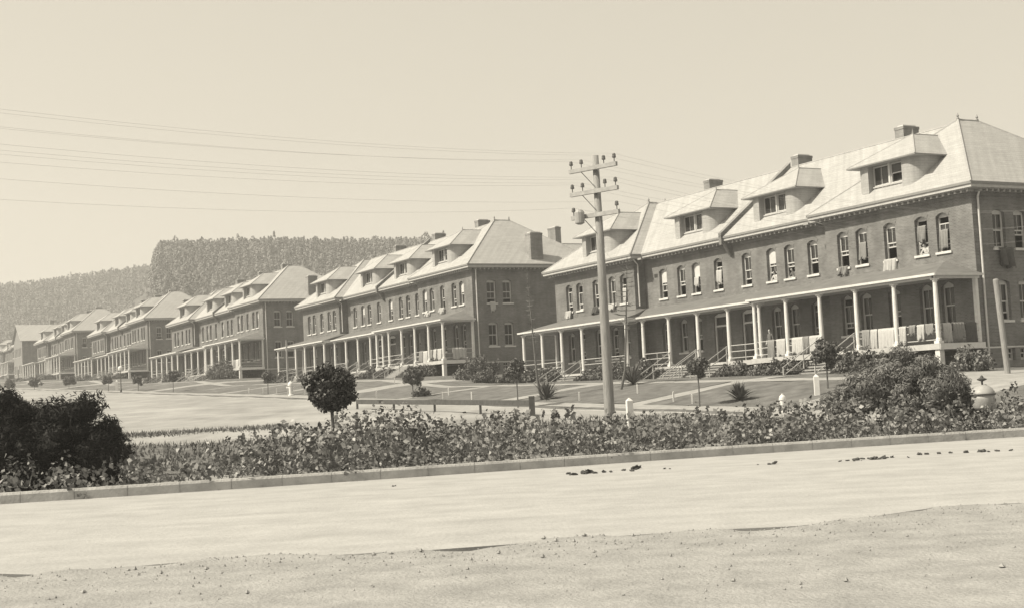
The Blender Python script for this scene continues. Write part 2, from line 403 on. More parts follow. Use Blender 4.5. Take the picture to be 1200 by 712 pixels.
def make_barracks():
    root = thing('brick_barracks', 'x', 'barracks', (0, 0, 0))
    e = E_
    # ---- wall
    wl = MB(); m = M['brick']
    zb, zm, zt = -.35, 4.2, 7.98
    def front(v): return lambda a, z, q: (a, v-q, z)
    spans = [(e, W_-e, -e, uR, uR, []), (W_-e, L_-W_+e, -e-P_, uC+mir(uC), uC1+mir(uC1), [20.88, L_-20.88]), (L_-W_+e, L_-e, -e, mir(uR), mir(uR), [])]
    for (a0, a1, v, u2, u1, drs) in spans:
        F = front(v)
        o1 = [op(u, OP1) for u in u1]+[(u-.85, u+.85, .02, 3.2, .22) for u in drs]
        wall_band(wl, F, a0, a1, zb, zm, o1, m)
        wall_band(wl, F, a0, a1, zm, zt, [op(u, OP2) for u in u2], m)
    for (u, s) in ((W_-e, 1), (L_-W_+e, -1)):
        wl.face([(u, -e, zb), (u, -e-P_, zb), (u, -e-P_, zt), (u, -e, zt)], m)
    ve = [2.65+.0, 4.25]; ve = [-x for x in ve]+[-DD+x for x in ve[::-1]]
    G = lambda a, z, q: (e+q, a, z)
    wall_band(wl, G, -DD+e, -e, zm, zt, [op(v, OPE2) for v in ve], m)
    wall_band(wl, G, -DD+e, -e, zb, zm, [op(v, OPE1) for v in ve], m)
    wl.face([(L_-e, -e, zb), (L_-e, -DD+e, zb), (L_-e, -DD+e, zt), (L_-e, -e, zt)], m)
    wl.face([(e, -DD+e, zb), (L_-e, -DD+e, zb), (L_-e, -DD+e, zt), (e, -DD+e, zt)], m)
    for z in (4.0, 7.75): wl.box(e+.3, L_-e-.3, -DD+e+.3, -e-P_-.3, z, z+.12, M['soffit'])
    wl.obj('wall', root)
    fd = MB()                                                            # stone foundation, a little proud
    G2 = lambda a, z, q: (e-.06+q, a, z)
    wall_band(fd, G2, -DD+e, -e, -4, -.3, [(v-.3, v+.3, -.95, -.23-.0, 0) for v in (-2.8, -3.76, -DD+3.76, -DD+2.8)] and [(v-.3, v+.3, -1.0, -.32, 0) for v in (-2.8, -3.76, -DD+3.76, -DD+2.8)], M['stone'])
    pts = [(e-.06, -e+.06), (W_-e+.06, -e+.06), (W_-e+.06, -e-P_+.06), (L_-W_+e-.06, -e-P_+.06), (L_-W_+e-.06, -e+.06), (L_-e+.06, -e+.06), (L_-e+.06, -DD+e-.06), (e-.06, -DD+e-.06)]
    for p, q in zip(pts, pts[1:]): fd.face([(*p, -4), (*q, -4), (*q, -.3), (*p, -.3)], M['stone'])
    ring(fd, [(p[0], p[1]) for p in pts][::-1], -.03, .1, -.34, -.26, M['trim'])
    fd.obj('foundation', root)
    for v in ve:
        add_window(root, e, v, OPE2[0], 'e', PI/2); add_window(root, e, v, OPE1[0], 'f', PI/2)
    for v in (-2.8, -3.76, -DD+3.76, -DD+2.8):
        add_window(root, e-.06, v, -1.0, 'b', PI/2)
    for (a0, a1, v, u2, u1, drs) in spans:
        for u in u2: add_window(root, u, v, OP2[0], '2')
        for u in u1: add_window(root, u, v, OP1[0], '1')
        for u in drs:
            dm = MB(); dm.box(-.846, -.74, -.24, -.1, 0, 3.2, M['white']); dm.box(.74, .846, -.24, -.1, 0, 3.2, M['white'])
            dm.box(-.74, .74, -.24, -.1, 2.45, 2.57, M['white']); dm.box(-.84, .84, -.24, -.1, 3.1, 3.34, M['white'])
            d = dm.obj('door', root, (u, v, .02))
            lf = MB()
            for sx in (-1, 1):
                a, b = sorted((sx*.735, sx*.02))
                lf.box(a, b, -.22, -.17, .01, 2.45, M['door'])
                for z0, z1 in ((.2, .95), (1.15, 2.3)): lf.box(a+.12, b-.12, -.165, -.15, z0, z1, M['glass'] if z0 > 1 else M['door'])
            lf.obj('door_leaf', d)
            tp = MB(); tp.box(-.74, .74, -.2, -.19, 2.57, 3.1, M['glass']); tp.obj('transom', d)
    # ---- cornice
    co = MB()
    ring(co, OUT, .0, .15, 8.17, 8.3, M['gutter']); ring(co, OUT, .07, .2, 8.0, 8.17, M['fascia'])
    ring(co, OUT, .15, E_+.02, 7.95, 8.0, M['soffit']); ring(co, OUT, E_-.1, E_+.02, 7.66, 7.95, M['hood'])
    def brackets(p, q):
        p, q = Vector(p), Vector(q); d = q-p; n = max(1, int(d.length/.42)); d.normalize(); nn = Vector((-d.y, d.x))
        for i in range(n):
            c = p+d*(.21+(q-p).length/n*i); a = c+nn*.22; b = c+nn*(E_-.1)
            co.bar((a.x, a.y, 7.885), (b.x, b.y, 7.885), .13, .13, M['soffit'])
    for p, q in zip(OUT, OUT[1:]+OUT[:1]):
        p, q = Vector(p), Vector(q); dd = (q-p).normalized()
        if p.y == -DD and q.y == -DD: continue
        brackets(p+dd*(E_ if True else 0), q-dd*.3)
    co.obj('cornice', root)
    # ---- roof
    rf = MB(); m = M['roof']; ze = 8.28
    def slab(pts): rf.face(pts, m)
    for (u0, u1) in ((0, W_), (L_-W_, L_)):
        uc = (u0+u1)/2; a, b = (uc, -DR, HR), (uc, -DR-RW, HR)
        A, B, Cc, D = (u0, 0, ze), (u1, 0, ze), (u1, -DD, ze), (u0, -DD, ze)
        slab([A, B, a]); slab([B, Cc, b, a]); slab([Cc, D, b]); slab([D, A, a, b])
    vr = -DD/2
    u0, u1 = W_/2+.3, L_-W_/2-.3
    slab([(u0, -P_, ze), (u1, -P_, ze), (u1, vr, HR-.02), (u0, vr, HR-.02)])
    slab([(u0, -DD+.01, ze), (u1, -DD+.01, ze), (u1, vr, HR-.02), (u0, vr, HR-.02)])
    # rear ell
    ue = L_/2; el = 26
    slab([(ue-5.5, -DD+4, ze+.1), (ue, vr, HR-.05), (ue, -DD-el, HR-.05), (ue-5.5, -DD-el, ze+.1)])
    slab([(ue+5.5, -DD+4, ze+.1), (ue, vr, HR-.05), (ue, -DD-el, HR-.05), (ue+5.5, -DD-el, ze+.1)])
    rf.box(ue-5, ue+5, -DD-el+.4, -DD+e, -4, ze+.1, M['brick'])
    rf.face([(ue-5, -DD-el+.4, ze), (ue+5, -DD-el+.4, ze), (ue, -DD-el+.4, HR-.2)], M['brick'])
    roof = rf.obj('roof', root)
    cap = MB()
    rp = [((W_/2, -DR, HR), (W_/2, -DR-RW, HR)), ((L_-W_/2, -DR, HR), (L_-W_/2, -DR-RW, HR)), ((W_/2, vr, HR-.02), (L_-W_/2, vr, HR-.02)), ((ue, vr, HR-.05), (ue, -DD-el, HR-.05))]
    for (u0, u1) in ((0, W_), (L_-W_, L_)):
        uc = (u0+u1)/2
        rp += [((u0, 0, ze), (uc, -DR, HR)), ((u1, 0, ze), (uc, -DR, HR)), ((u0, -DD, ze), (uc, -DR-RW, HR)), ((u1, -DD, ze), (uc, -DR-RW, HR))]
    for a, b in rp: cap.tube([a, b], .06, M['roof'], 6)
    cap.obj('ridge_cap', roof)
    for uc in (W_/2, L_-W_/2):
        for v in (-DR, -DR-RW):
            f = MB(); f.lathe([(.09, -.05), (.09, .08), (.04, .14), (.08, .22), (.02, .34), (.0, .42)], M['gutter'], n=8); f.obj('finial', roof, (uc, v, HR))
    # fire wall on the front slope
    pw = MB(); sl = (HR-8.28)/(DD/2-P_)
    def zr(v): return 8.28+(-v-P_)*sl
    u0, u1 = L_/2-.14, L_/2+.14
    v0, v1 = -P_+.12, vr
    pw.hexa([(u0, v0, zr(v0)-.4), (u1, v0, zr(v0)-.4), (u1, v1, zr(v1)-.4), (u0, v1, zr(v1)-.4), (u0, v0, zr(v0)+.3), (u1, v0, zr(v0)+.3), (u1, v1, zr(v1)+.3), (u0, v1, zr(v1)+.3)], M['hood'])
    pw.hexa([(u0-.03, v0, zr(v0)+.3), (u1+.03, v0, zr(v0)+.3), (u1+.03, v1, zr(v1)+.3), (u0-.03, v1, zr(v1)+.3), (u0-.03, v0, zr(v0)+.35), (u1+.03, v0, zr(v0)+.35), (u1+.03, v1, zr(v1)+.35), (u0-.03, v1, zr(v1)+.35)], M['chim'])
    vw = -P_-e
    pw.hexa([(u0, vw-.02, 7.05), (u1, vw-.02, 7.05), (u1, vw+.12, 7.05), (u0, vw+.12, 7.05), (u0, vw-.02, 8.35), (u1, vw-.02, 8.35), (u1, v0+.02, 8.35), (u0, v0+.02, 8.35)], M['hood'])
    pw.obj('fire_wall', root)
    # ---- dormers
    def dormer(uc, off):
        d = link('dormer', None, root, (uc, off, 0))
        s = (HR-8.28)/DR
        fv = -.82; wv = fv-.38; ck = MB(); ms = M['shingle']; hw = 2.42; zt = 10.5; r = .8; ww = 1.32
        arcL = [(-hw+r-r*math.sin(t), fv-r+r*math.cos(t)) for t in np.linspace(0, PI/2, 9)]
        left = [(-ww, wv-.12), (-ww, fv)]+arcL+[(-hw, -3.6)]
        for mm in (1, -1):
            pl = [(x*mm, y) for x, y in left]
            for p, q in zip(pl, pl[1:]): ck.face([(*p, 8.5), (*q, 8.5), (*q, zt), (*p, zt)], ms)
        ck.face([(-ww, wv, 8.6), (ww, wv, 8.6), (ww, wv, 9.3), (-ww, wv, 9.3)], ms)
        sk = MB(); sk.box(-ww+.01, ww-.01, wv-.05, wv+.1, 9.22, 9.3, M['fascia'])
        ck.obj('cheek', d); sk.obj('sill', d)
        for sx in (-1, 1):
            w = MB(); a, b = (-ww+.02, -.07) if sx < 0 else (.07, ww-.02); y0, y1 = wv-.12, wv-.02
            w.box(a, a+.07, y0, y1, 9.3, 10.46, M['frame']); w.box(b-.07, b, y0, y1, 9.3, 10.46, M['frame'])
            w.box(a+.07, b-.07, y0, y1, 9.3, 9.37, M['frame']); w.box(a+.07, b-.07, y0, y1, 10.38, 10.46, M['frame'])
            if uc > 10 or sx > 0: w.box(a+.07, b-.07, wv-.09, wv-.08, 9.37, 10.38, M['glass']); w.box((a+b)/2-.012, (a+b)/2+.012, wv-.08, wv-.05, 9.37, 10.38, M['frame'])
            else: w.box(a+.07, b-.07, wv-.09, wv-.08, 9.9, 10.38, M['glass']); w.box(a+.07, b-.07, wv-.1, wv-.06, 9.84, 9.9, M['frame'])
            w.obj('dormer_window', d)
        mu = MB(); mu.box(-.07, .07, wv-.14, wv+.04, 9.3, 10.5, M['frame']); mu.obj('mullion', d)
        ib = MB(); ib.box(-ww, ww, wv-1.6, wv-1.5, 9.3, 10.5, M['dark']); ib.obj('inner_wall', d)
        rr = MB(); hw2 = 2.72; ve_ = -.5; zr_ = 12.25; zE = 10.56
        vb = -(zE-8.28)/s-.2; vrb = -(zr_-8.28)/s-.2; va = -3.2
        A, B = (-hw2, ve_, zE), (hw2, ve_, zE); Cq, Dq = (hw2, vb, zE), (-hw2, vb, zE); a, b = (0, va, zr_), (0, vrb, zr_)
        mr = M['roof']
        rr.face([A, B, a], mr); rr.face([B, Cq, b, a], mr); rr.face([Dq, A, a, b], mr)
        for (p, q) in ((A, B), (B, Cq), (Dq, A)):
            rr.face([p, q, (q[0], q[1], zE-.07), (p[0], p[1], zE-.07)], M['gutter'])
        rr.face([(p[0], p[1], zE-.07) for p in (A, B, Cq, Dq)], M['soffit'])
        for p, q in ((A, a), (B, a), (a, b)): rr.tube([p, q], .04, M['gutter'] if q is b else mr, 6)
        rr.tube([a, (0, va, zr_+.3)], [.06, .01], M['gutter'], 6)
        rr.obj('dormer_roof', d)
    for uc, off in ((6.95, 0), (18.0, -P_), (L_-18.0, -P_), (L_-6.95, 0)): dormer(uc, off)
    # ---- chimneys
    for (a0, a1, b0, b1, zt) in ((11.9, 12.65, -8.75, -7.45, 14.0), (21.9, 22.6, -8.75, -7.5, 14.0), (32.0, 32.7, -8.75, -7.5, 14.0), (.62, 1.5, -8.05, -6.8, 11.25), (19.6, 21.2, -21.4, -20.7, 14.6)):
        c = MB(); c.box(a0, a1, b0, b1, 8.2, zt-.22, M['chim']); c.box(a0-.03, a1+.03, b0-.03, b1+.03, zt-.22, zt-.05, M['chim']); c.box(a0+.12, a1-.12, b0+.12, b1-.12, zt-.05, zt+.05, M['trim'])
        c.obj('chimney', root)
    # ---- downspouts
    def spout(pts): dmb = MB(); dmb.tube(pts, .055, M['trim'], 8); dmb.obj('downspout', root)
    spout([(.2, -.9, 8.1), (E_-.12, -1.1, 7.6), (E_-.1, -1.1, .2), (E_-.1, -1.1, -1.6)])
    spout([(L_-W_+.15, -.2, 8.1), (L_-W_+E_-.08, -E_-.3, 7.6), (L_-W_+E_-.08, -E_-.3, 4.6)])
    spout([(W_-.15, -.2, 8.1), (W_-E_+.08, -E_-.3, 7.6), (W_-E_+.08, -E_-.3, .1)])
    # ---- porch
    vp = 2.35; vc = vp-P_; uw = 15.75
    PO = [(.35, vp+.33), (uw-.05, vp+.33), (uw-.05, vc+.33), (L_-uw+.05, vc+.33), (L_-uw+.05, vp+.33), (L_-.35, vp+.33)]
    pk = MB()
    dk = [(.45, vp+.2), (uw-.15, vp+.2), (uw-.15, vc+.2), (L_-uw+.15, vc+.2), (L_-uw+.15, vp+.2), (L_-.45, vp+.2)]
    pk.box(dk[0][0], uw-.15, -E_+.07, vp+.2, -.1, 0, M['wood']); pk.box(L_-uw+.15, dk[5][0], -E_+.07, vp+.2, -.1, 0, M['wood'])
    pk.box(uw-.15, L_-uw+.15, -E_-P_+.07, vc+.2, -.1, -.0, M['wood'])
    def band(p, q, z0, z1, t, m, mb=pk):
        p, q = Vector(p), Vector(q); mb.bar((p.x, p.y, (z0+z1)/2), (q.x, q.y, (z0+z1)/2), t, z1-z0, m)
    for p, q in zip(dk, dk[1:]): band(p, q, -.3, -.02, .07, M['fascia'])
    for u in (dk[0][0], dk[5][0]): band((u, vp+.2), (u, -E_+.1), -.32, -.02, .07, M['white'])
    porch = pk.obj('porch', root)
    cols = [(u, vp) for u in (.7, 3.62, 6.55, 9.48, 12.42, 15.35)]
    cols += [(L_-u, v) for u, v in cols] + [(u, vc) for u in (16.05, 19.15, 22.4, L_-19.15, L_-16.05)]
    cm = MB(); cm.box(-.17, .17, -.17, .17, 0, .14, M['white']); cm.lathe([(.15, .14), (.15, .22), (.125, .3), (.13, 1.2), (.115, 2.6), (.105, 3.1), (.14, 3.16), (.14, 3.22)], M['white'], n=10); cm.box(-.16, .16, -.16, .16, 3.22, 3.3, M['white'])
    CM = cm.mesh('column'); 
    pm = MB(); pm.box(-.16, .16, -.16, .16, -2.6, -.1, M['trim']); PM = pm.mesh('pier')
    for u, v in cols:
        link('column', CM, porch, (u, v, 0)); link('pier', PM, porch, (u, v, 0))
    for u, v in ((.78, -E_+.14), (L_-.78, -E_+.14)):
        c = MB(); c.box(-.11, .11, -.08, .1, 0, 3.3, M['white']); c.obj('pilaster', porch, (u, v, 0))
    rm = MB()
    i = .33
    zE, zW = 3.52, 4.42
    def inw(p): return p
    # entablature
    en = [(cols[0][0], vp), (15.35+.1, vp), (15.55, vc), (L_-15.55, vc), (L_-15.45, vp), (L_-.7, vp)]
    for p, q in ((en[0], (15.6, vp)), ((15.6, vc), (L_-15.6, vc)), ((L_-15.6, vp), en[5])):
        band((p[0], p[1]), (q[0], q[1]), 3.3, 3.44, .2, M['white'], rm)
    for u in (.7, 15.6, L_-15.6, L_-.7):
        v1 = -E_ if u in (.7, L_-.7) else vc
        band((u, vp+.1), (u, v1), 3.3, 3.44, .18, M['white'], rm)
    # eave edge + roof planes
    A0, A1, A2, A3, A4, A5 = PO
    for p, q in zip(PO, PO[1:]): band(p, q, 3.42, 3.54, .06, M['trim'], rm)
    for p in (A0, A5): band(p, (p[0], -E_), 3.42, 3.54, .06, M['trim'], rm)
    mr = M['tin']
    wf, wc = -E_, -E_-P_
    run = (vp+.33-wf); k = (zW-zE)/run
    # hips at outer ends
    hu = 1.4
    rm.face([(*A0, zE), (.35, wf, zE), (.35+hu+1.2, wf, zW)], mr)
    rm.face([(*A5, zE), (L_-.35, wf, zE), (L_-.35-hu-1.2, wf, zW)], mr)
    rm.face([(*A0, zE), (.35+hu+1.2, wf, zW), (W_-E_, wf, zW), (uw-.05, wf, zW), (*A1, zE)], mr) if 0 else None
    def zp(v): return zE+(vp+.33-v)*k
    # forward parts
    rm.face([(*A0, zE), (*A1, zE), (uw-.05, vc+.33, zE+.0+P_*k), (W_-E_, wf, zW), (.35+hu+1.2, wf, zW)], mr)
    rm.face([(*A5, zE), (*A4, zE), (L_-uw+.05, vc+.33, zE+P_*k), (L_-W_+E_, wf, zW), (L_-.35-hu-1.2, wf, zW)], mr)
    # centre
    k2 = (zW-zE)/(vc+.33-wc)
    rm.face([(uw-.05, vc+.33, zE), (L_-uw+.05, vc+.33, zE), (L_-W_+E_, wc, zW), (W_-E_, wc, zW)], mr)
    for u, uu in ((uw-.05, W_-E_), (L_-uw+.05, L_-W_+E_)):
        rm.face([(u, vp+.33, zE), (u, vc+.33, zE), (u, vc+.33, zE+P_*k)], mr)
        rm.face([(u, vc+.33, zE+P_*k), (u, vc+.33, zE), (uu, wc, zW), (uu, wf, zW)], mr)
    # ceiling
    rm.box(.45, uw-.15, wf+.02, vp+.25, 3.44, 3.46, M['wood']); rm.box(L_-uw+.15, L_-.45, wf+.02, vp+.25, 3.44, 3.46, M['wood'])
    rm.box(uw-.15, L_-uw+.15, wc+.02, vc+.25, 3.44, 3.458, M['wood'])
    rm.obj('porch_roof', porch)
    # railings, leaving the stair bays open
    def rail(p, q):
        r = MB()
        for z in (.2, .6, .98): r.bar((0, 0, z), (q[0]-p[0], q[1]-p[1], z), .035, .045, M['rail'])
        Ln = math.hypot(q[0]-p[0], q[1]-p[1]); n = int(Ln/1.4)
        for i in range(1, n): t = i/n; r.bar(((q[0]-p[0])*t, (q[1]-p[1])*t, 0), ((q[0]-p[0])*t, (q[1]-p[1])*t, .98), .035, .035, M['rail'])
        r.obj('railing', porch, (p[0], p[1], 0))
    cw = sorted(u for u, v in cols if v == vp)
    stairs_w = [(6.55, 9.48), (L_-9.48, L_-6.55)]; stairs_c = [(19.15, 22.4), (22.4, L_-19.15)]
    for a, b in zip(cw, cw[1:]):
        if b-a > 4 or any(abs(a-s[0]) < .1 for s in stairs_w): continue
        rail((a+.13, vp), (b-.13, vp))
    cc = [16.05, 19.15, 22.4, L_-19.15, L_-16.05]
    for a, b in zip(cc, cc[1:]):
        if any(abs(a-s[0]) < .1 for s in stairs_c): continue
        rail((a+.13, vc), (b-.13, vc))
    rail((.7, -E_+.2), (.7, vp-.13)); rail((L_-.7, vp-.13), (L_-.7, -E_+.2))
    def steps(a, b, v0):
        st = MB(); n = 10
        for i in range(n):
            st.box(a+.2, b-.2, v0+.2+.29*i, v0+.2+.29*(i+1)+.03, -.165*(i+1)-.06, -.165*(i+1), M['step'])
            st.box(a+.22, b-.22, v0+.2+.29*i, v0+.2+.29*i+.03, -.165*(i+1)-.0, -.165*i-.001, M['step'])
        for u in (a+.2, b-.2):
            st.hexa([(u-.03, v0+.2, -2.2), (u+.03, v0+.2, -2.2), (u+.03, v0+3.1, -2.2), (u-.03, v0+3.1, -2.2), (u-.03, v0+.2, -.1), (u+.03, v0+.2, -.1), (u+.03, v0+3.1, -1.75), (u-.03, v0+3.1, -1.75)], M['step'])
        o = st.obj('steps', porch)
        for u in (a+.16, b-.16):
            hr = MB()
            for z in (.5, .95): hr.bar((u, v0+.1, z), (u, v0+3.05, z-1.66), .04, .045, M['rail'])
            for t in (.02, .5, 1): hr.bar((u, v0+.1+2.95*t, -1.66*t-.2), (u, v0+.1+2.95*t, .98-1.66*t), .05, .05, M['rail'])
            hr.obj('handrail', porch)
    for a, b in stairs_w: steps(a, b, vp)
    for a, b in stairs_c: steps(a, b, vc)
    return root

ROW = [(23.9908, 70.6761, 3.42), (-3.7196, 119.9188, 5.51), (-31.2124, 169.3845, 7.56), (-59.8324, 223.1186, 9.99), (-88.9531, 277.3056, 12.30), (-146, 404, 17.6)]
RZ = math.radians(118.69)
LAB = ['nearest brick barracks at the right, behind the utility pole, laundry along its porch',
       'second brick barracks from the right, square chimney low on its end roof',
       'third brick barracks from the right, a tangled shrub heaped against its porch',
       'hazy brick barracks fourth from the right, left of the third barracks below the wooded hill',
       'small distant brick barracks fifth from the right, just right of the pale gabled building',
       'faint farthest barracks at the extreme left behind the pale gabled building']
proto = make_barracks()
BAR = [proto]
for i in range(1, 6): BAR.append(copy_tree(proto))
for i, (r, (x, y, z)) in enumerate(zip(BAR, ROW)):
    r.location = (x, y, z); r.rotation_euler = (0, 0, RZ)
    r['label'] = LAB[i]; r['group'] = 'row of two-storey brick barracks'
    for ch in r.children:
        k = ch.get('wk')
        if k and i > 0:
            st = pick(k); fr, pn = WSET[k, st]; ch.data = fr
            for c2 in ch.children:
                if c2.name.startswith('pane'): c2.data = pn
for o in bpy.data.objects:
    if 'wk' in o: del o['wk']
B1, B2, B3 = BAR[:3]
MW = [Matrix.Translation((x, y, z)) @ Matrix.Rotation(RZ, 4, 'Z') for x, y, z in ROW]
def atB(i, u, v, z): return MW[i] @ Vector((u, v, z))

# ---- gabled building at the far end
def gabled():
    X, Y, Z = -119.6, 335, 13.6
    r = thing('gabled_hall', 'pale two-storey gabled building end-on to the street, at the far left end of the row', 'building', (X, Y, Z), RZ)
    w = MB(); W2, D2, H = 12.5, 16, 9.3
    F = lambda a, z, q: (a, -q, z)
    us = [2, 4.2, 8.3, 10.5]
    wall_band(w, F, 0, W2, -4, 4.6, [op(u, (1.2, 3.2, 0)) for u in us]+[(5.6, 6.9, 0.02, 2.4, 0)], M['drab'])
    wall_band(w, F, 0, W2, 4.6, H, [op(u, (5.4, 7.4, 0)) for u in us+[6.25]], M['drab'])
    w.face([(0, 0, H), (W2, 0, H), (W2/2, 0, H+3.9)], M['drab'])
    w.face([(0, 0, -4), (0, -D2, -4), (0, -D2, H), (0, 0, H)], M['brick']); w.face([(W2, 0, -4), (W2, -D2, -4), (W2, -D2, H), (W2, 0, H)], M['brick'])
    w.face([(0, -D2, -4), (W2, -D2, -4), (W2, -D2, H), (0, -D2, H)], M['brick'])
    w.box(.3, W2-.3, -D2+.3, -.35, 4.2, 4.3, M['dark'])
    w.obj('wall', r)
    rf = MB(); o = .6
    for s in (0, 1):
        a = -o if s == 0 else W2+o
        rf.hexa([(a, -D2, H-.35), (a, .5, H-.35), (W2/2, .5, H+3.95), (W2/2, -D2, H+3.95), (a, -D2, H-.2), (a, .5, H-.2), (W2/2, .5, H+4.1), (W2/2, -D2, H+4.1)], M['roof'])
    rf.obj('roof', r)
    c = MB(); c.box(W2/2+1, W2/2+1.8, -9, -8, H, H+5.2, M['chim']); c.obj('chimney', r)
    for u in us+[6.25]:
        add_window(r, u, 0, 5.4, '2', 0, 'closed')
    for u in us: add_window(r, u, 0, 1.2, '2', 0, 'closed')
    d = MB(); d.box(5.6, 6.9, -.2, -.14, .02, 2.4, M['door']); d.obj('door', r)
gabled()
for o in bpy.data.objects:
    if 'wk' in o: del o['wk']

# ------------------------------------------------------------------ ground, street, paths, kerb
def axis(lo, hi, fine_lo, fine_hi, step, growth=1.18):
    a = list(np.arange(fine_lo, fine_hi+step/2, step))
    x, d = a[-1], step
    while x < hi: d *= growth; x += d; a.append(min(x, hi))
    x, d = a[0], step; pre = []
    while x > lo: d *= growth; x -= d; pre.append(max(x, lo))
    return pre[::-1]+a
S0, S1, WA, WB = -14, 420, -30, 47
def grid_obj(name, xs, ys, zf, m, keep=None, kind='structure', smooth=True):
    nx, ny = len(xs), len(ys)
    V = [(x, y, zf(x, y)) for y in ys for x in xs]
    F = []
    for j in range(ny-1):
        for i in range(nx-1):
            F.append((j*nx+i, j*nx+i+1, (j+1)*nx+i+1, (j+1)*nx+i))
    me = bpy.data.meshes.new(name); me.from_pydata(V, [], F); me.materials.append(m)
    me.polygons.foreach_set('use_smooth', [True]*len(F))
    o = link(name, me); tag(o, kind=kind); return o
def h_sheet(x, y):
    s, w = sw(x, y); z = h(x, y)
    if S0+1.5 < s < S1-1.5 and WA+1.5 < w < WB-1.5: z -= .35
    return z
gx = axis(-1500, 1500, -70, 60, 2); gy = axis(-200, 2500, -10, 130, 2, 1.07)
grid_obj('ground', gx, gy, h_sheet, M['base'])
svals = list(np.arange(S0, 120, 1.0))+list(np.arange(120, S1+1, 2.0))
wvals = sorted(set([WA, -20, -10, -5, 0, 4, 5.5, 7, 8.4, 9.5, 11, 12.5, 14, 15.3, 16.3, 17.6, 18.4, 18.7, 20.5, 23, 26, 30, 34, 38, 42, WB]))
CROSS = []
for sk in SK[:5]: CROSS += [(sk+7.2, sk+8.6), (sk+21.4, sk+23.2), (sk+36.4, sk+37.6)]
SIDE = [(sk+49.5, sk+52) for sk in SK]
svals = sorted(set(svals+[a for c in CROSS+SIDE for a in c]+[-11.5, -3.5]))
def region(s, w):
    if 18.7 < w < WB and s > -2+.12*(w-20): return 'dirt_street'
    if -11.5 < s < -3.5 and w < 18.4: return 'side_road'
    if 16.3 < w < 17.6 or 8.4 < w < 9.5: return 'path'
    if any(a < s < b for a, b in CROSS) and 5 < w < 17.6: return 'path'
    if any(a < s < b for a, b in SIDE) and w < 17.6: return 'path'
    if 18.4 < w < 18.7: return 'street_kerb'
    if s < -2: return 'rough_grass'
    return 'lawn'
faces = {}
for a, b in zip(svals, svals[1:]):
    for c, d in zip(wvals, wvals[1:]):
        faces.setdefault(region((a+b)/2, (c+d)/2), []).append((a, b, c, d))
def lump(s, w): return .035*math.sin(s*.9+1.3*math.sin(w*.7))+.03*math.sin(w*1.1+s*.31)
for name, fs in faces.items():
    idx = {}; V = []; F = []
    lift = {'street_kerb': .05, 'lawn': .03, 'rough_grass': .02}.get(name, 0)
    def vid(s, w):
        k = (s, w)
        if k not in idx:
            x, y = xy(s, w); idx[k] = len(V); V.append((x, y, hsw(s, w)+.02+(lump(s, w) if name != 'path' else 0)*.6))
        return idx[k]
    for a, b, c, d in fs: F.append((vid(a, c), vid(b, c), vid(b, d), vid(a, d)))
    me = bpy.data.meshes.new(name); me.from_pydata(V, [], F)
    me.materials.append(M[{'dirt_street': 'street', 'side_road': 'path', 'path': 'path', 'street_kerb': 'kerb', 'lawn': 'lawn', 'rough_grass': 'lawn'}[name]])
    me.polygons.foreach_set('use_smooth', [True]*len(F))
    o = link(name, me); tag(o, kind='structure')
# kerb line of the near road
def ky(x): return 30.8+.295*x+.25*math.sin(x*.25)
kx = list(np.arange(-45, 60.1, 1.0))
rb = MB()
def nearedge(x): return 14.6+.08*x+.042*x*x*(1 if x > 0 else .1)+.25*math.sin(x*1.7)+.15*math.sin(x*4.1)
rows = [0, .05, .2, .4, .6, .8, .95, 1]
V = []; F = []
for x in kx:
    y0, y1 = nearedge(max(-14, min(8, x))), ky(x)+.05
    for t in rows: V.append((x, y0+(y1-y0)*t, .02+.03*t*(1-t)-.02*math.exp(-t*30)))
n = len(rows)
for i in range(len(kx)-1):
    for j in range(n-1): F.append((i*n+j, (i+1)*n+j, (i+1)*n+j+1, i*n+j+1))
me = bpy.data.meshes.new('road'); me.from_pydata(V, [], F); me.materials.append(M['road']); me.polygons.foreach_set('use_smooth', [True]*len(F))
tag(link('road', me), kind='structure')
vx = axis(-40, 40, -9, 9, .09, 1.3); vy = axis(-10, 19.5, 7.5, 18.5, .09, 1.3)
from mathutils import noise
def vz(x, y):
    e = y-nearedge(max(-14, min(8, x)))
    k = 1-ss((e+.5)/.9)
    a = noise.noise(Vector((x*.8, y*.9, 0)))*.02+noise.noise(Vector((x*3.4, y*3.6, 3)))*.022+noise.noise(Vector((x*9, y*9, 7)))*.018
    rim = .03*math.exp(-((e+.35)/.28)**2)*(.6+noise.noise(Vector((x*2.3, 0, 5))))
    return -.04+(.098+a*.6+rim)*k
grid_obj('earth_verge', vx, vy, vz, M['verge'])
kb = MB()
pr = [(0, -.1), (0, .19), (.03, .235), (.2, .24), (.2, -.1)]
for i in range(len(kx)-1):
    for seg in ((kx[i], kx[i+1]-.008),):
        for (a, za), (b, zb) in zip(pr, pr[1:]):
            p = [(seg[0], ky(seg[0])+a, za), (seg[1], ky(seg[1])+a, za), (seg[1], ky(seg[1])+b, zb), (seg[0], ky(seg[0])+b, zb)]
            kb.face(p, M['kerb'])
tag(kb.obj('kerb'), kind='structure')
# planting bed behind the kerb
V = []; F = []
for x in kx:
    for b in (.19, 1.5, 3.5, 5.5): V.append((x-.28*b, ky(x)+b, .18 if b < 5 else h(x-.28*b, ky(x)+b)-.05))
for i in range(len(kx)-1):
    for j in range(3): F.append((i*4+j, (i+1)*4+j, (i+1)*4+j+1, i*4+j+1))
me = bpy.data.meshes.new('planting_bed'); me.from_pydata(V, [], F); me.materials.append(M['verge']); tag(link('planting_bed', me), kind='structure')

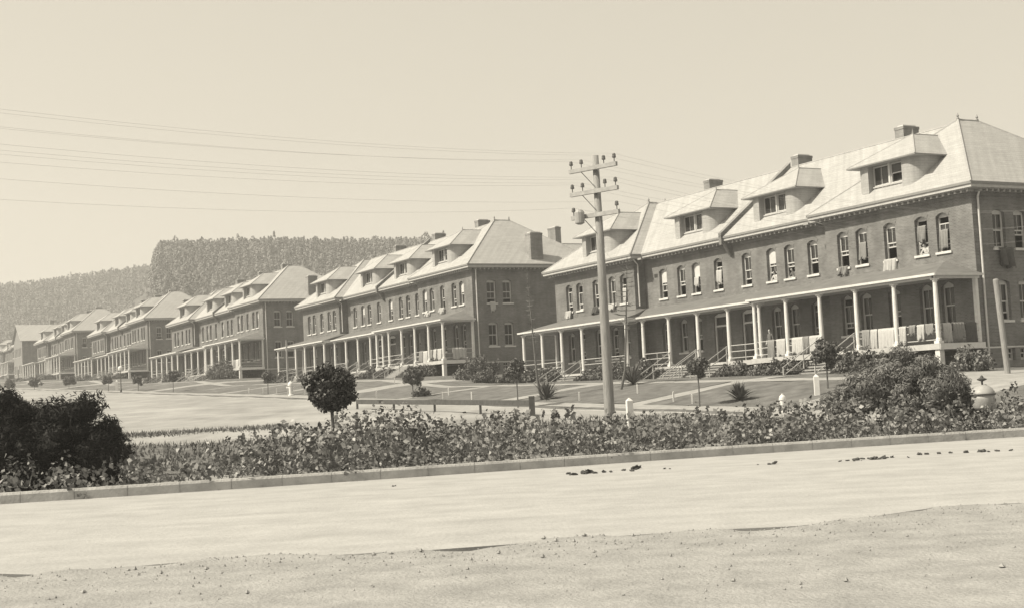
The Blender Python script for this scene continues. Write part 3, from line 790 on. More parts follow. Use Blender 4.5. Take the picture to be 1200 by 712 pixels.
# ------------------------------------------------------------------ hedge and bushes
def lerp(P, x): return interp(P, x)
HP = [(-30, .9), (-10, .8), (-8.3, .62), (-6.6, .78), (-5.6, .95), (-4.7, 1.25), (-4.1, 1.1), (-3.2, 1.45), (-2.6, 1.2), (-2.2, 1.4), (-1.5, 1.08), (0, 1.16), (1, 1.08), (1.6, 1.22), (2.2, 1.12), (4.2, .92), (6, .98), (7.5, 1.12), (9, 1.05), (12, 1.0), (14, 1.2), (24, 1.2)]
def bed(x, b): return (x-.28*b, ky(x)+b*.96)
cs = []
x = -24.0
while x < 26:
    for b in (.42, 1.1, 1.9, 2.8, 3.6):
        X = x+random.uniform(-.25, .25); B = b+random.uniform(-.2, .2)
        if b < .5: B = max(.42, B)
        H = lerp(HP, X)*(.62 if b < .5 else (.86 if b < 1.3 else 1))*random.uniform(.7, 1.1)*(1+.16*math.sin(X*2.1)*math.sin(X*.83+1))
        r = random.choice((.24, .34, .42, .55))*random.uniform(.85, 1.15)*(.75 if b < .5 else 1)
        if random.random() < .16: continue
        px, py = bed(X, B); cs.append((px, py, max(.2, H-r*.85), r))
        if H-r > .55: cs.append((px+random.uniform(-.1, .1), py-.15, (H-r)*.45, r*.95))
    x += .52
h1_, h2_ = cs[::2], cs[1::2]
V = np.concatenate([clumps(h1_, 800, .068, asp=1.4, jit=.65, fill=.12), clumps(h2_, 480, .1, asp=1.25, jit=.5, fill=.12)])
# upright sprigs
sp = []
for i in range(340):
    X = random.uniform(-23, 25); B = random.uniform(.6, 3.4); H = lerp(HP, X); px, py = bed(X, B)
    L = random.uniform(.08, .3)
    for k in range(7): sp.append((px+random.uniform(-.05, .05), py+random.uniform(-.05, .05), H-.1+L*k/6))
sp = np.array(sp); V = np.concatenate([V, leaves(sp, sph(len(sp)), .09, 1.5, .8)])
hedge = quads_obj('hedge', V, M['leafh']); tag(hedge, 'low broad-leaved hedge running along the top of the kerb beside the road', 'hedge')
st = MB()
for i in range(260):
    X = random.uniform(-23, 25); B = random.uniform(.4, 3.2); px, py = bed(X, B); H = lerp(HP, X)*random.uniform(.5, .9)
    st.tube([(px, py, .1), (px+random.uniform(-.2, .2), py+random.uniform(-.2, .2), H*.5), (px+random.uniform(-.3, .3), py+random.uniform(-.25, .25), H)], [.014, .01, .006], M['bark'], 4, False)
tag(st.obj('stem', hedge), kind='stuff')

def bush(name, label, cat, c, lobes, per, leaf, lm, trunk=None, group=None, asp=1.5, jit=.6, fill=.3, squash=.9, rz=0):
    r = thing(name, label, cat, c, rz, group)
    V = clumps(lobes, per, leaf, squash, fill, asp, jit)
    quads_obj('foliage', V, lm, r)
    t = MB()
    if trunk:
        hgt, rad = trunk; t.tube([(0, 0, -.3), (.02, .01, hgt*.5), (0, 0, hgt)], [rad*1.3, rad, rad*.8], M['bark'], 7)
    for (x, y, z, q) in lobes[:26]:
        z0 = trunk[0]*.9 if trunk else 0
        t.tube([(x*.1, y*.1, min(z0, z)), (x*.6, y*.6, (z0+z)/2), (x, y, z)], [.03, .02, .008], M['bark'], 5, False)
    t.obj('trunk' if trunk else 'stem', r)
    return r
def dome(n, R, H, rmin, rmax, z0=0, power=1.0):
    out = []
    for i in range(n):
        a = random.uniform(0, 2*PI); q = math.sqrt(random.random())*R; zt = H*math.sqrt(max(0, 1-(q/R)**2*.85))
        rr = random.uniform(rmin, rmax); z = random.uniform(.25, 1)**power*zt
        out.append((q*math.cos(a), q*math.sin(a), z0+max(rr*.6, z-rr), rr))
    return out
# taller shrub inside the hedge
bush('shrub', 'taller leafy shrub rising out of the hedge just below the round dark tree', 'shrub', (-3.3, 33.0, .18), [(a, b, z, r) for a, b, z, r in ((-.7, 0, .75, .5), (-.1, .2, .95, .5), (.6, 0, 1.0, .45), (.95, .3, .9, .4), (-1.2, .3, .6, .45), (.2, -.3, .7, .5), (1.3, .2, .65, .4))], 900, .068, M['leafh'])
# dark bushes, lower left
lob = []
for (cx, cy, cz, R, n) in ((-1.2, 0, 1.0, 1.25, 46), (.55, .3, 1.25, .95, 40), (1.15, .2, .75, .8, 26), (-.2, -.5, .55, .9, 26), (-2.9, .2, .9, 1.3, 30), (-1.1, .1, 1.55, .75, 22), (-.35, .2, 1.2, .8, 18), (-1.3, -.9, .5, .8, 26), (-2.4, -.9, .5, .8, 20)):
    for i in range(n):
        d = sph(1)[0]; q = R*random.uniform(.55, .95); lob.append((cx+d[0]*q, cy+d[1]*q*.7, max(.15, cz+d[2]*q*.85), random.uniform(.22, .36)))
bush('dark_bush', 'large near-black needle bush at the lower left behind the kerb', 'bush', (-10.5, 30.2, .15), lob, 5200, .028, M['pine'], asp=5, jit=.35, fill=.6)
# soft needle bush, lower right
lob = []
for (cx, cy, cz, R, n) in ((-.75, 0, 1.15, .75, 30), (.1, .1, 1.45, .8, 36), (1.0, 0, 1.05, .75, 30), (.2, -.5, .8, .8, 24), (1.6, .2, .6, .5, 12), (-1.5, .2, .7, .5, 12)):
    for i in range(n):
        d = sph(1)[0]; q = R*random.uniform(.5, .95); lob.append((cx+d[0]*q, cy+d[1]*q*.7, max(.15, cz+d[2]*q*.75), random.uniform(.2, .34)))
bush('needle_bush', 'wide soft needle bush behind the hedge in front of the nearest barracks', 'bush', (10.4, 37.3, .3), lob, 5200, .026, M['needle'], asp=5, jit=.35, fill=.6)
# round clipped tree
lob = []
for i in range(90):
    d = sph(1)[0]; q = random.uniform(.38, .6); lob.append((d[0]*q*1.05, d[1]*q, 1.82+d[2]*q*.95, random.uniform(.1, .2)))
bush('round_tree', 'small round-crowned dark tree standing behind the hedge left of centre', 'tree', (-4.9, 36.5, .3), lob, 5200, .055, M['leafd'], (1.6, .05), jit=.7, fill=.6)

# ---- lawn trees: small clipped crowns on thin stems
TREES = [((-7.15, 95.25), 1.5, .82, 'small clipped tree on the lawn in front of the second barracks, beside its stairs'),
         ((-21.58, 120.0), 1.6, .62, 'small round tree on the lawn before the gap between second and third barracks'),
         ((0.03, 75.25), 2.1, .72, 'small tree near the wooden rail post, left of the utility pole'),
         ((8.49, 64.5), 1.9, .58, 'small round-headed tree on the lawn before the nearest porch steps, left of the spiky plant'),
         ((14.34, 63.75), 1.6, .78, 'bushy small tree before the laundry on the nearest porch, left of the needle bush'),
         ((-37.19, 149.75), 1.7, .72, 'small clipped tree on the lawn in front of the third barracks'),
         ((-50.72, 171.75), 1.4, .68, 'small clipped tree left of the white lamp before the fourth barracks'),
         ((-43.99, 160.75), 1.3, .68, 'dark small tree right of the white lamp before the fourth barracks'),
         ((-66.45, 205.25), 1.2, 1.0, 'round dark little tree at the right corner of the fifth barracks'),
         ((-75, 215), 1.0, 1.0, 'round dark little tree in front of the fifth barracks porch'),
         ((-82.5, 225), 1.0, 1.0, 'round dark little tree at the left end of the fifth barracks'),
         ((-90, 235), 1.0, 1.1, 'round dark little tree in front of the gabled building'),
         ((-95.5, 238), 1.0, 1.1, 'leftmost round dark little tree, before the farthest barracks')]
for (x, y), hh, r, lab in TREES:
    lob = []
    tilt = sph(1)[0]*r*.35
    for i in range(38):
        d = sph(1)[0]; q = r*random.uniform(.25, .8)*(1.35 if i % 9 == 0 else 1); d = d+tilt*.6; lob.append((d[0]*q, d[1]*q, hh+d[2]*q*.85, r*random.uniform(.2, .34)))
    bush('lawn_tree', lab, 'tree', (x, y, h(x, y)), lob, 900/(r*r), .10*r+.03, M['leafm'], (hh*.95, .035), 'small clipped trees on the lawns', fill=.5)
# ---- porch shrubs
protos = []
for k in range(3):
    R = (.75, .9, .65)[k]; H = (.95, 1.15, .8)[k]
    p = bush('porch_shrub', 'x', 'shrub', (0, 0, 0), dome(26, R, H, .16, .3, .05), 900, .09, M['leafm'], fill=.5)
    protos.append(p)
used = set()
def put_shrub(bi, s, w, sc, lab, grp):
    x, y = xy(s, w); k = random.randrange(3)
    if k not in used: o = protos[k]; used.add(k)
    else: o = copy_tree(protos[k])
    o.location = (x, y, h(x, y)-.03); o.rotation_euler = (0, 0, random.uniform(0, 6.28)); o.scale = (sc, sc, sc*random.uniform(.85, 1.15))
    o['label'] = lab; o['group'] = grp
N1 = ['nearest', 'second', 'third', 'fourth', 'fifth']
for bi in range(5):
    s0 = SK[bi]
    def lab(where): return f'leafy shrub in the row {where} the {N1[bi]} barracks porch'
    for (a, b, v, wh) in ((2.5, 6.2, 3.4, 'under the right end of'), (10.5, 18.3, 2.9, 'right of the middle stairs of'), (26.8, 34.2, 2.9, 'left of the middle stairs of'), (38.9, 45.0, 3.3, 'under the left end of')):
        u = a
        while u < b:
            if random.random() < .93: put_shrub(bi, s0+u, v+random.uniform(-.3, .9), random.uniform(.85, 1.35), lab(wh), f'shrubs {wh} the {N1[bi]} barracks porch')
            u += random.uniform(.6, .9)
# big shrubs
def big(name, lab, x, y, R, H, m='leafm', n=40, leaf=.11):
    return bush(name, lab, 'shrub', (x, y, h(x, y)-.05), dome(n, R, H, R*.2, R*.34, .05), 500, leaf, M[m], fill=.5)
x, y = xy(50.5, 3.2); big('shrub', 'broad shrub on the grass bank between the nearest and second barracks', x, y, 1.7, 2.4)
x, y = xy(46.5, 4.6); big('shrub', 'low shrub beside the left end column of the nearest barracks', x, y, 1.1, 1.5)
x, y = xy(118, 3.6); big('shrub', 'large tangled shrub heaped against the right end of the third barracks porch', x, y, 2.4, 3.2, n=60)
x, y = xy(122, 3.6); big('shrub', 'tall shrub in front of the third barracks porch, next to the heaped one', x, y, 1.6, 2.3)
x, y = xy(-1.5, 2.6); big('shrub', 'feathery shrub at the right end of the nearest porch below the dark blanket', x, y, 1.1, 1.5, 'needle')
x, y = xy(36.9, 14.7); big('shrub', 'small round bush on the lawn beside the clipped tree before the second barracks', x, y, .55, .8)
# spiky plant
def spiky(lab, x, y, n, L, m='leafm', g_=None):
    b = MB()
    for i in range(n):
        a = random.uniform(0, 2*PI); el = random.uniform(.25, 1.45); ln = L*random.uniform(.75, 1.1)
        d = Vector((math.cos(a)*math.cos(el), math.sin(a)*math.cos(el), math.sin(el))); sd = Vector((-math.sin(a), math.cos(a), 0))*.05
        p0 = Vector((0, 0, .05)); p1 = d*ln*.6; p2 = d*ln+Vector((0, 0, -.12*ln))
        b.face([p0-sd*.6, p1-sd, p2, p1+sd, p0+sd*.6], M[m])
    o = b.obj('spiky_plant', None, (x, y, h(x, y))); tag(o, lab, 'plant')
spiky('spiky rosette plant on the lawn in front of the nearest barracks', 10.42, 64.75, 90, 1.05)
spiky('sprawling broad-leaved plant at the foot of the right-hand thin sapling', 6.9, 81.5, 80, 1.5)
spiky('sprawling broad-leaved plant at the foot of the left-hand thin sapling', 1.7, 79.6, 80, 1.4)
# thin saplings with short whorls of branches
def sapling(lab, x, y, H, lean, wl):
    r = thing('sapling', lab, 'tree', (x, y, h(x, y)), 0, 'thin bare saplings')
    t = MB(); top = Vector((lean[0], lean[1], H)); f = lambda t_: Vector((lean[0]*t_, lean[1]*t_, H*t_))
    t.tube([f(0)+Vector((lean[0]*-.4, 0, 0)), f(.15), f(.5), f(1)], [.09, .075, .05, .012], M['bark'], 7); t.obj('trunk', r)
    b = MB()
    for q in np.arange(.45, .99, .035):
        for k in range(4):
            a = random.uniform(0, 6.28); L = (1.02-q)*wl+.12; p = f(q); e = p+Vector((math.cos(a)*L, math.sin(a)*L, .12*L))
            b.tube([p, (p+e)/2+Vector((0, 0, -.05)), e], [.022, .018, .01], M['bark'], 4, False)
    tag(b.obj('crown', r), kind='stuff')
sapling('thin bare sapling by the left end of the nearest barracks porch', 1.3, 80.25, 7.5, (-.35, 0), .6)
sapling('thin leaning sapling with short whorled branches, just right of the utility pole', 6.2, 79.0, 7.6, (.55, 0), 1.8)

# ------------------------------------------------------------------ forest on the hill
pts = []
tries = 0
for (Y0, Y1, A0, A1, sp_) in ((400, 665, -.305, .09, 3.7), (500, 930, -.42, -.24, 4.6), (405, 660, -.312, -.235, 2.8)):
    y = Y0
    while y < Y1:
        x = A0*y
        while x < A1*y:
            X = x+random.uniform(-.5, .5)*sp_; Y = y+random.uniform(-.5, .5)*sp_
            if hill(X, Y) > 1.5: pts.append((X, Y, h(X, Y)))
            x += sp_
        y += sp_*1.1
    
out = []
for (x, y, z) in pts:
    far = y > 690
    n = 56 if y > 690 else 84; H = random.uniform(5.5, 7.8)*(1.3 if random.random() < .03 else 1); R = random.uniform(1.3, 2.1)
    t = rng.random(n)**.7; a = rng.random(n)*2*PI; conic = random.random() < .5
    rad = R*((1-t)*1.0+.12 if conic else np.sqrt(np.maximum(.04, 1-(2*t-.9)**2/1.25)))*rng.uniform(.6, 1.05, n)
    P = np.stack([x+rad*np.cos(a), y+rad*np.sin(a), z+1.0+t*H], 1)
    d = np.stack([np.cos(a), np.sin(a), .6+0*a], 1)
    out.append(leaves(P, d, .6, 1.6, .35))
print('forest trees', len(pts))
fo = quads_obj('forest', np.concatenate(out), M['forest']); tag(fo, kind='stuff')

# ------------------------------------------------------------------ utility pole and wires
def make_pole():
    r = thing('utility_pole', 'tall wooden utility pole with three crossarms standing behind the hedge at the centre', 'utility pole', (2.46, 37.0, .15), 0, 'utility poles')
    p = MB(); p.tube([(0.02, 0, -.3), (0, 0, 1), (0, 0, 4.5), (0, 0, 7.9)], [.15, .142, .115, .084], M['pole'], 14); p.obj('pole', r, smooth=True)
    ax = Vector((-.76, .65, 0)).normalized(); nrm = Vector((.65, .76, 0)).normalized()
    for k, zc in enumerate((7.55, 6.91, 6.27)):
        off = -nrm*.15
        m = MB(); a = off-ax*.8+Vector((0, 0, zc)); b = off+ax*.8+Vector((0, 0, zc)); m.bar(a, b, .09, .11, M['arm']); arm = m.obj('crossarm', r)
        pins = (-.73, -.38, .38, .73) if k < 2 else (-.73, .73)
        for q in pins:
            i = MB(); i.lathe([(.014, .05), (.014, .16), (.05, .165), (.055, .2), (.045, .235), (.05, .25), (.03, .285), (.0, .29)], M['glassins'], n=8)
            i.obj('insulator', arm, off+ax*q+Vector((0, 0, zc)))
        for sx in (1,):
            bm_ = MB(); bm_.bar(off*.8+ax*sx*.42+Vector((0, 0, zc-.05)), off*.75+Vector((0, 0, zc-.5)), .03, .01, M['metal']); bm_.obj('brace', arm)
    t = MB(); t.lathe([(.06, -.22), (.13, -.18), (.14, .1), (.1, .16), (.02, .2)], M['galv'], n=12); t.obj('switch_box', r, -nrm*.3+ax*.42+Vector((0, 0, 6.27)))
    return r, ax, nrm
pole, AX, NR = make_pole()
p0 = Vector((2.46, 37.0, .15))
pL = Vector((2.46-.66*42, 37-.75*42, .15)); pR = Vector((2.46+.66*38, 37+.75*38, h(2.46+.66*38, 37+.75*38)))
for q, l in ((pL, 'utility pole outside the picture to the left of the road'), (pR, 'utility pole outside the picture to the right of the road')):
    c = copy_tree(pole); c.location = q; c['label'] = l
def wire(a, b, sag, lab, n=22, r=.0022, grp='overhead wires'):
    m = MB(); pts = []
    for i in range(n+1):
        t = i/n; p = a.lerp(b, t); p.z -= 4*sag*t*(1-t); pts.append(p)
    m.tube(pts, r, M['cable'], 5); o = m.obj('overhead_wire'); tag(o, lab, 'wire', grp)
for k, zc in enumerate((7.55, 6.91, 6.27)):
    pins = (-.73, -.38, .38, .73) if k < 2 else (-.73, .73)
    rk = ('top', 'middle', 'lowest')[k]
    nm = {-.73: 'right end', -.38: 'inner right', .38: 'inner left', .73: 'left end'}
    for q in pins:
        o = -NR*.15+AX*q+Vector((0, 0, zc+.28))
        wire(p0+o, pL+o, random.uniform(.95, 1.15), f'wire from the {nm[q]} insulator of the {rk} crossarm to the left')
        wire(p0+o, pR+o, random.uniform(.8, 1.0), f'wire from the {nm[q]} insulator of the {rk} crossarm to the right')
wire(p0+Vector((0, 0, 5.45)), atB(0, 31, -.5, 8.0), .9, 'service wire drooping from the pole to the nearest barracks eave')

# ------------------------------------------------------------------ posts, rails, lantern, hydrants
def post(name, lab, cat, x, y, H, w, m='white', cap=True, tilt=(0, 0), grp=None, rnd=False):
    p = MB()
    if rnd: p.lathe([(w/2, -.2), (w/2, H-.06), (w/2*.7, H), (.01, H+.01)], M[m], n=12)
    else:
        p.box(-w/2, w/2, -w/2, w/2, -.2, H-w*.5, M[m]); i = w/2
        p.hexa([(-i, -i, H-w*.5), (i, -i, H-w*.5), (i, i, H-w*.5), (-i, i, H-w*.5), (-.01, -.01, H), (.01, -.01, H), (.01, .01, H), (-.01, .01, H)], M[m])
    o = p.obj(name, None, (x, y, h(x, y))); o.rotation_euler = (tilt[1], tilt[0], random.uniform(-.3, .3)); tag(o, lab, cat, grp); return o
post('white_post', 'tall white square post with pointed top right of the utility pole', 'post', 3.2, 39.5, 1.45, .17)
post('white_post', 'white square post among shrubs left of the needle bush', 'post', 13.5, 62.2, .95, .22)
post('white_post', 'small white post on the far lawn left of the white lamp', 'post', -49.58, 171.5, 1.3, .3)
post('round_post', 'leaning pale round pole in front of the end wall of the nearest barracks', 'post', 22.05, 62.0, 4.25, .26, 'pole', tilt=(-.05, 0), rnd=True)
for i, (s, w) in enumerate([(3.5, 15.9), (6, 15.2), (10.5, 15.9), (12.5, 13), (14.5, 15.5), (27, 15.8), (31, 15.9), (34, 14), (42, 15.9), (52.6, 9.8), (57, 15.9), (64, 15.9), (68, 15.8), (72, 15.8)]):
    x, y = xy(s, w); post('lawn_stake', 'short pale stake standing on the lawn in the line beside the front path', 'stake', x, y, .5, .07, 'trim', grp='short stakes along the lawn edge')
def hydrant(lab, x, y, sc=1):
    r = thing('hydrant', lab, 'hydrant', (x, y, h(x, y)), 0, 'white hydrants'); r.scale = (sc,)*3
    m = MB(); m.lathe([(.16, 0), (.16, .06), (.11, .08), (.11, .5), (.15, .52), (.15, .57), (.145, .63), (.11, .69), (.045, .73), (.04, .78), (.0, .785)], M['white'], n=14); m.obj('barrel', r)
    for a in (0, PI/2, PI):
        n_ = MB(); d = Vector((math.cos(a), math.sin(a), 0)); n_.tube([d*.08+Vector((0, 0, .42)), d*.19+Vector((0, 0, .42)), d*.2+Vector((0, 0, .42)), d*.23+Vector((0, 0, .42))], [.045, .045, .06, .055], M['white'], 10); n_.obj('nozzle', r)
hydrant('white hydrant on the lawn edge left of the needle bush', 11.17, 58.25)
hydrant('white hydrant at the foot of the dark pole left of the round tree', -18.6, 114.0, 1.6)
# thin dark pole
dp = MB(); dp.tube([(0, 0, -.2), (0, 0, 4.6)], [.1, .06], M['pole'], 8); tag(dp.obj('thin_pole', None, (-18.94, 114.75, h(-18.94, 114.75))), 'thin dark pole at the lawn edge left of the round tree', 'pole')
# street lamp with white globe
def lamp(lab, x, y):
    r = thing('street_lamp', lab, 'lamp', (x, y, h(x, y)))
    a = MB(); a.lathe([(.12, -.1), (.12, .3), (.06, .4), (.05, 2.45), (.1, 2.5)], M['metal'], n=10); a.obj('post', r)
    b = MB(); b.lathe([(.08, 2.5), (.26, 2.62), (.3, 2.85), (.2, 3.05), (.02, 3.12)], M['white'], n=12); b.obj('globe', r)
lamp('street lamp with a white globe at the lawn edge before the fourth barracks', -46.84, 163.75)
# domed lantern behind the hedge, right
ln = thing('domed_lantern', 'squat domed lantern with dark cap rising above the hedge at the right', 'lantern', (12.32, 36.6, .17))
a = MB(); a.lathe([(.12, -.2), (.1, .45), (.2, .5)], M['metal'], n=14); a.obj('base', ln)
a = MB(); a.lathe([(.2, .5), (.28, .6), (.3, .8), (.295, .92)], M['galv'], n=22); a.obj('shade', ln, smooth=True)
a = MB(); a.lathe([(.315, .9), (.325, .93), (.3, 1.0), (.24, 1.09), (.15, 1.15), (.06, 1.18)], M['galv'], n=22); a.tube([(.32*math.cos(t), .32*math.sin(t), .93) for t in np.linspace(0, 2*PI, 30)], .018, M['metal'], 6); a.obj('hood', ln, smooth=True)
a = MB(); a.lathe([(.025, 1.17), (.025, 1.27), (.125, 1.31), (.13, 1.335), (.05, 1.37), (.035, 1.41), (.0, 1.44)], M['metal'], n=14); a.obj('cap', ln)
# low wooden rail
rl = thing('rail_fence', 'low dark wooden rail fence with a stout end post along the dirt street', 'fence', (.7, 65.75, h(.7, 65.75)))
for i in range(5):
    t = i/4; X, Y = .7+(-9.56-.7)*t, 65.75+(82.75-65.75)*t; z = h(X, Y)-h(.7, 65.75)
    m = MB(); w = .14 if i == 0 else .06; m.box(-w, w, -w, w, -.3, .95 if i == 0 else .5, M['oldwood']); m.obj('post', rl, (X-.7, Y-65.75, z))
m = MB(); m.bar((0, 0, .62), (-10.26, 17, .45+h(-9.56, 82.75)-h(.7, 65.75)), 0.14, .26, M['oldwood']); m.obj('rail', rl)
# crumbs of earth on the verge, weeds behind the hedge
P = []
for i in range(1500):
    x = random.uniform(-7.5, 8.5); e = abs(random.gauss(0, .9)) if i % 3 else random.uniform(0, 5)
    y = nearedge(max(-14, min(8, x)))-.05-e; rr = random.uniform(.005, .014)*(2.2 if random.random() < .06 else 1); P.append((x, y, vz(x, y)+rr*.4, rr))
P = np.array(P); base = np.array([(1, 0, 0), (0, 1, 0), (-1, 0, 0), (0, -1, 0), (0, 0, 1), (0, 0, -.5)]); tri = [(0, 1, 4), (1, 2, 4), (2, 3, 4), (3, 0, 4), (1, 0, 5), (2, 1, 5), (3, 2, 5), (0, 3, 5)]
VV = P[:, None, :3]+base[None]*P[:, 3][:, None, None]*rng.uniform(.6, 1.4, (len(P), 6, 1))
T = np.stack([VV[:, list(t)] for t in tri], 1).reshape(-1, 3, 3)
tag(quads_obj('earth_crumbs', T, M['verge'], None, 3), kind='stuff')
B = []
for i in range(16000):
    s = random.uniform(-13, 2.5); w = random.uniform(19, 58); X, Y = xy(s, w)
    if Y < ky(X)+4.5 or s > 1.5+1.2*math.sin(w*.6): continue
    B.append((X, Y, h(X, Y)))
for i in range(2600):
    s = 9+1.0*math.sin(i)+random.gauss(0, .7); w = random.uniform(34, 46); X, Y = xy(s, w); B.append((X, Y, h(X, Y)))
B = np.array(B); n = len(B); a = rng.uniform(0, 6.28, n); H = rng.uniform(.06, .22, n); dx = np.stack([np.cos(a), np.sin(a), 0*a], 1)*.03; up = np.stack([rng.normal(0, .3, n)*H, rng.normal(0, .3, n)*H, H], 1)
tag(quads_obj('grass', np.stack([B-dx, B+dx, B+up], 1), M['leafm'], None, 3), kind='stuff')
# dung clods on the road
cl = MB(); bmx = bmesh.new(); bmesh.ops.create_icosphere(bmx, subdivisions=3, radius=1)
for v in bmx.verts:
    k = 1+.55*noise.noise(v.co*1.7)+.4*noise.noise(v.co*3.4)+.15*noise.noise(v.co*8); v.co = Vector((v.co.x*k, v.co.y*k, v.co.z*k*.6))
cme = bpy.data.meshes.new('clod'); bmx.to_mesh(cme); bmx.free(); cme.materials.append(M['clod']); 
CL = [(1.2, 27.6, 5, .25, 'left of centre'), (1.75, 27.8, 9, .35, 'left of centre'), (2.3, 28.05, 4, .2, 'left of centre'), (2.9, 27.8, 2, .12, 'left of centre'), (5.0, 27.6, 2, .06, 'lone'), (4.7, 27.6, 1, .1, 'lone'), (6.2, 27.3, 2, .2, 'r'), (6.9, 27.5, 12, .35, 'r'), (7.4, 27.9, 7, .3, 'r'), (8.1, 28.3, 3, .2, 'r'), (9.5, 28.15, 12, .5, 'far'), (-2.47, 26.65, 2, .08, 'lone')]
for (x, y, n, sp_, w) in CL:
    lab = {'left of centre': 'small dark dung clod in the scatter on the road below the utility pole', 'lone': 'stray dark dung clod lying apart on the pale road', 'r': 'small dark dung clod in the scatter on the road below the needle bush', 'far': 'small dark dung clod in the rightmost scatter near the kerb'}[w]
    for i in range(n):
        r = random.uniform(.015, .07)*random.choice((.6, 1, 1)); o = link('dung_clod', cme, None, (x+random.gauss(0, sp_), y+random.gauss(0, .16), .03+r*.3)); o.scale = (r*random.uniform(.8, 1.6), r*random.uniform(.7, 1.2), r*random.uniform(.6, 1))
        o.rotation_euler = (random.uniform(-.5, .5), random.uniform(-.5, .5), random.uniform(0, 6)); tag(o, lab, 'clod', 'dung clods on the road '+w)

# ------------------------------------------------------------------ laundry
def cloth(lab, P, axis_dir, out_dir, width, drop, back, m, grp=None, folds=5, amp=.05, name='hanging_blanket', slope=0.0):
    """sheet hung over a rail at P (left end), running along axis_dir"""
    A = Vector(axis_dir).normalized(); O = Vector(out_dir).normalized(); b = MB(); nu, nv = 22, 14
    ph = random.uniform(0, 6); ed = [.12*math.sin(i*.45+ph)+.05*math.sin(i*1.3)+random.uniform(-.03, .03) for i in range(nu+1)]; slope = random.uniform(-.18, .18)*drop/max(width, .3)
    pts = []
    for j in range(nv+1):
        t = j/nv*(drop+back+.12)-back-.06
        row = []
        for i in range(nu+1):
            u = i/nu*width; k = min(1, abs(t)/max(drop, .3)); f = amp*(.3+k)*math.sin(ph+folds*2*PI*i/nu+.8*math.sin(3*i/nu))
            if abs(t) < .06: y = t; z = .02
            elif t > 0: y = .06+.03*k; z = -(t-.06)
            else: y = -.06-.02*k; z = -(-t-.06)
            z -= ed[i]*k*.6+slope*u*(1 if t > 0 else 0)*k
            row.append(P+A*(u+.03*k*math.sin(i))+O*(y+f*(1 if t > 0 else .5))+Vector((0, 0, z)))
        pts.append(row)
    for j in range(nv):
        for i in range(nu): b.face([pts[j][i], pts[j][i+1], pts[j+1][i+1], pts[j+1][i]], M[m])
    c = P.copy(); b.v = [tuple(Vector(v)-c) for v in b.v]
    me = b.mesh(name, True); o = link(name, me, None, c); md = o.modifiers.new('solid', 'SOLIDIFY'); md.thickness = .015
    tag(o, lab, 'laundry', grp); return o
Dv = Vector((DX, DY, 0)); Nv = Vector((NX, NY, 0))
def row_cloths(bi, u0, items, v, zz=1.02):
    u = u0
    for (w, drop, m, gap, lab) in items:
        cloth(lab, atB(bi, u, v, zz), Dv, Nv, w, drop, drop*.7*random.random()+.2, m, 'laundry on the porch rails', random.randint(3, 6), random.uniform(.02, .05)); u += w+gap
row_cloths(0, .95, [(.55, .55, 'cloth_m', .08, 'short grey cloth on the nearest porch rail, just left of the corner column'), (.5, .75, 'cloth_l', .1, 'pale towel on the nearest porch rail, second from the corner column'), (.45, .45, 'cloth_m', .25, 'short grey rag third from the corner column of the nearest porch'), (.5, .95, 'cloth_l', .04, 'long pale towel in the bay left of the corner column')], 2.36)
row_cloths(0, 3.75, [(1.2, 1.25, 'cloth_l', .06, 'broad pale blanket hanging low in the second bay of the nearest porch'), (.5, 1.1, 'cloth_l', .05, 'narrow pale sheet left of the broad blanket in the second bay'), (.6, 1.0, 'cloth_m', .05, 'grey folded blanket at the left end of the second bay')], 2.36)
row_cloths(0, 9.6, [(.9, .95, 'cloth_l', .05, 'pale blanket on the rail left of the right stairs, nearest the stairs'), (.45, .9, 'cloth_m', .05, 'narrow grey cloth between pale blankets left of the right stairs'), (.95, .95, 'cloth_l', .05, 'wide pale blanket in the middle of the rail left of the right stairs')], 2.36)
row_cloths(0, 12.6, [(.8, .95, 'cloth_l', .2, 'pale blanket at the left end of the long laundry row'), (.6, 1.2, 'cloth_m', .15, 'ragged grey cloth hanging below the porch floor left of the laundry row')], 2.36)
for (v0, w, dr, m, lab) in ((2.1, .55, 1.0, 'cloth_l', 'pale long garment on the right side rail of the nearest porch'), (1.4, .8, .95, 'cloth_m', 'grey blanket on the right side rail of the nearest porch'), (.5, .8, 1.35, 'cloth_d', 'dark blanket hanging at the wall end of the right side rail')):
    cloth(lab, atB(0, .66, v0, 1.02), -Nv, -Dv, w, dr, .4, m, 'laundry on the porch rails', 4, .04)
row_cloths(1, .95, [(.8, 1.0, 'cloth_l', .25, 'pale sheet next to the corner column of the second barracks porch'), (.6, .9, 'cloth_l', .2, 'small pale sheet on the second barracks porch rail'), (.5, .8, 'cloth_m', .3, 'grey cloth on the second barracks porch rail')], 2.36)
row_cloths(1, 3.9, [(.9, 1.2, 'cloth_l', .1, 'draped white sheet in the second bay of the second barracks porch'), (.8, 1.0, 'cloth_m', .1, 'grey blanket at the left end of the second barracks laundry')], 2.36)
cloth('white blanket on the right side rail of the second barracks porch', atB(1, .66, 1.5, 1.02), -Nv, -Dv, 1.3, .95, .4, 'cloth_l', 'laundry on the porch rails', 4, .05)
row_cloths(2, 1.0, [(1.3, 1.1, 'cloth_l', .2, 'pale blanket on the porch rail of the third barracks'), (1.0, 1.0, 'cloth_m', .1, 'greyish blanket on the porch rail of the third barracks')], 2.36)
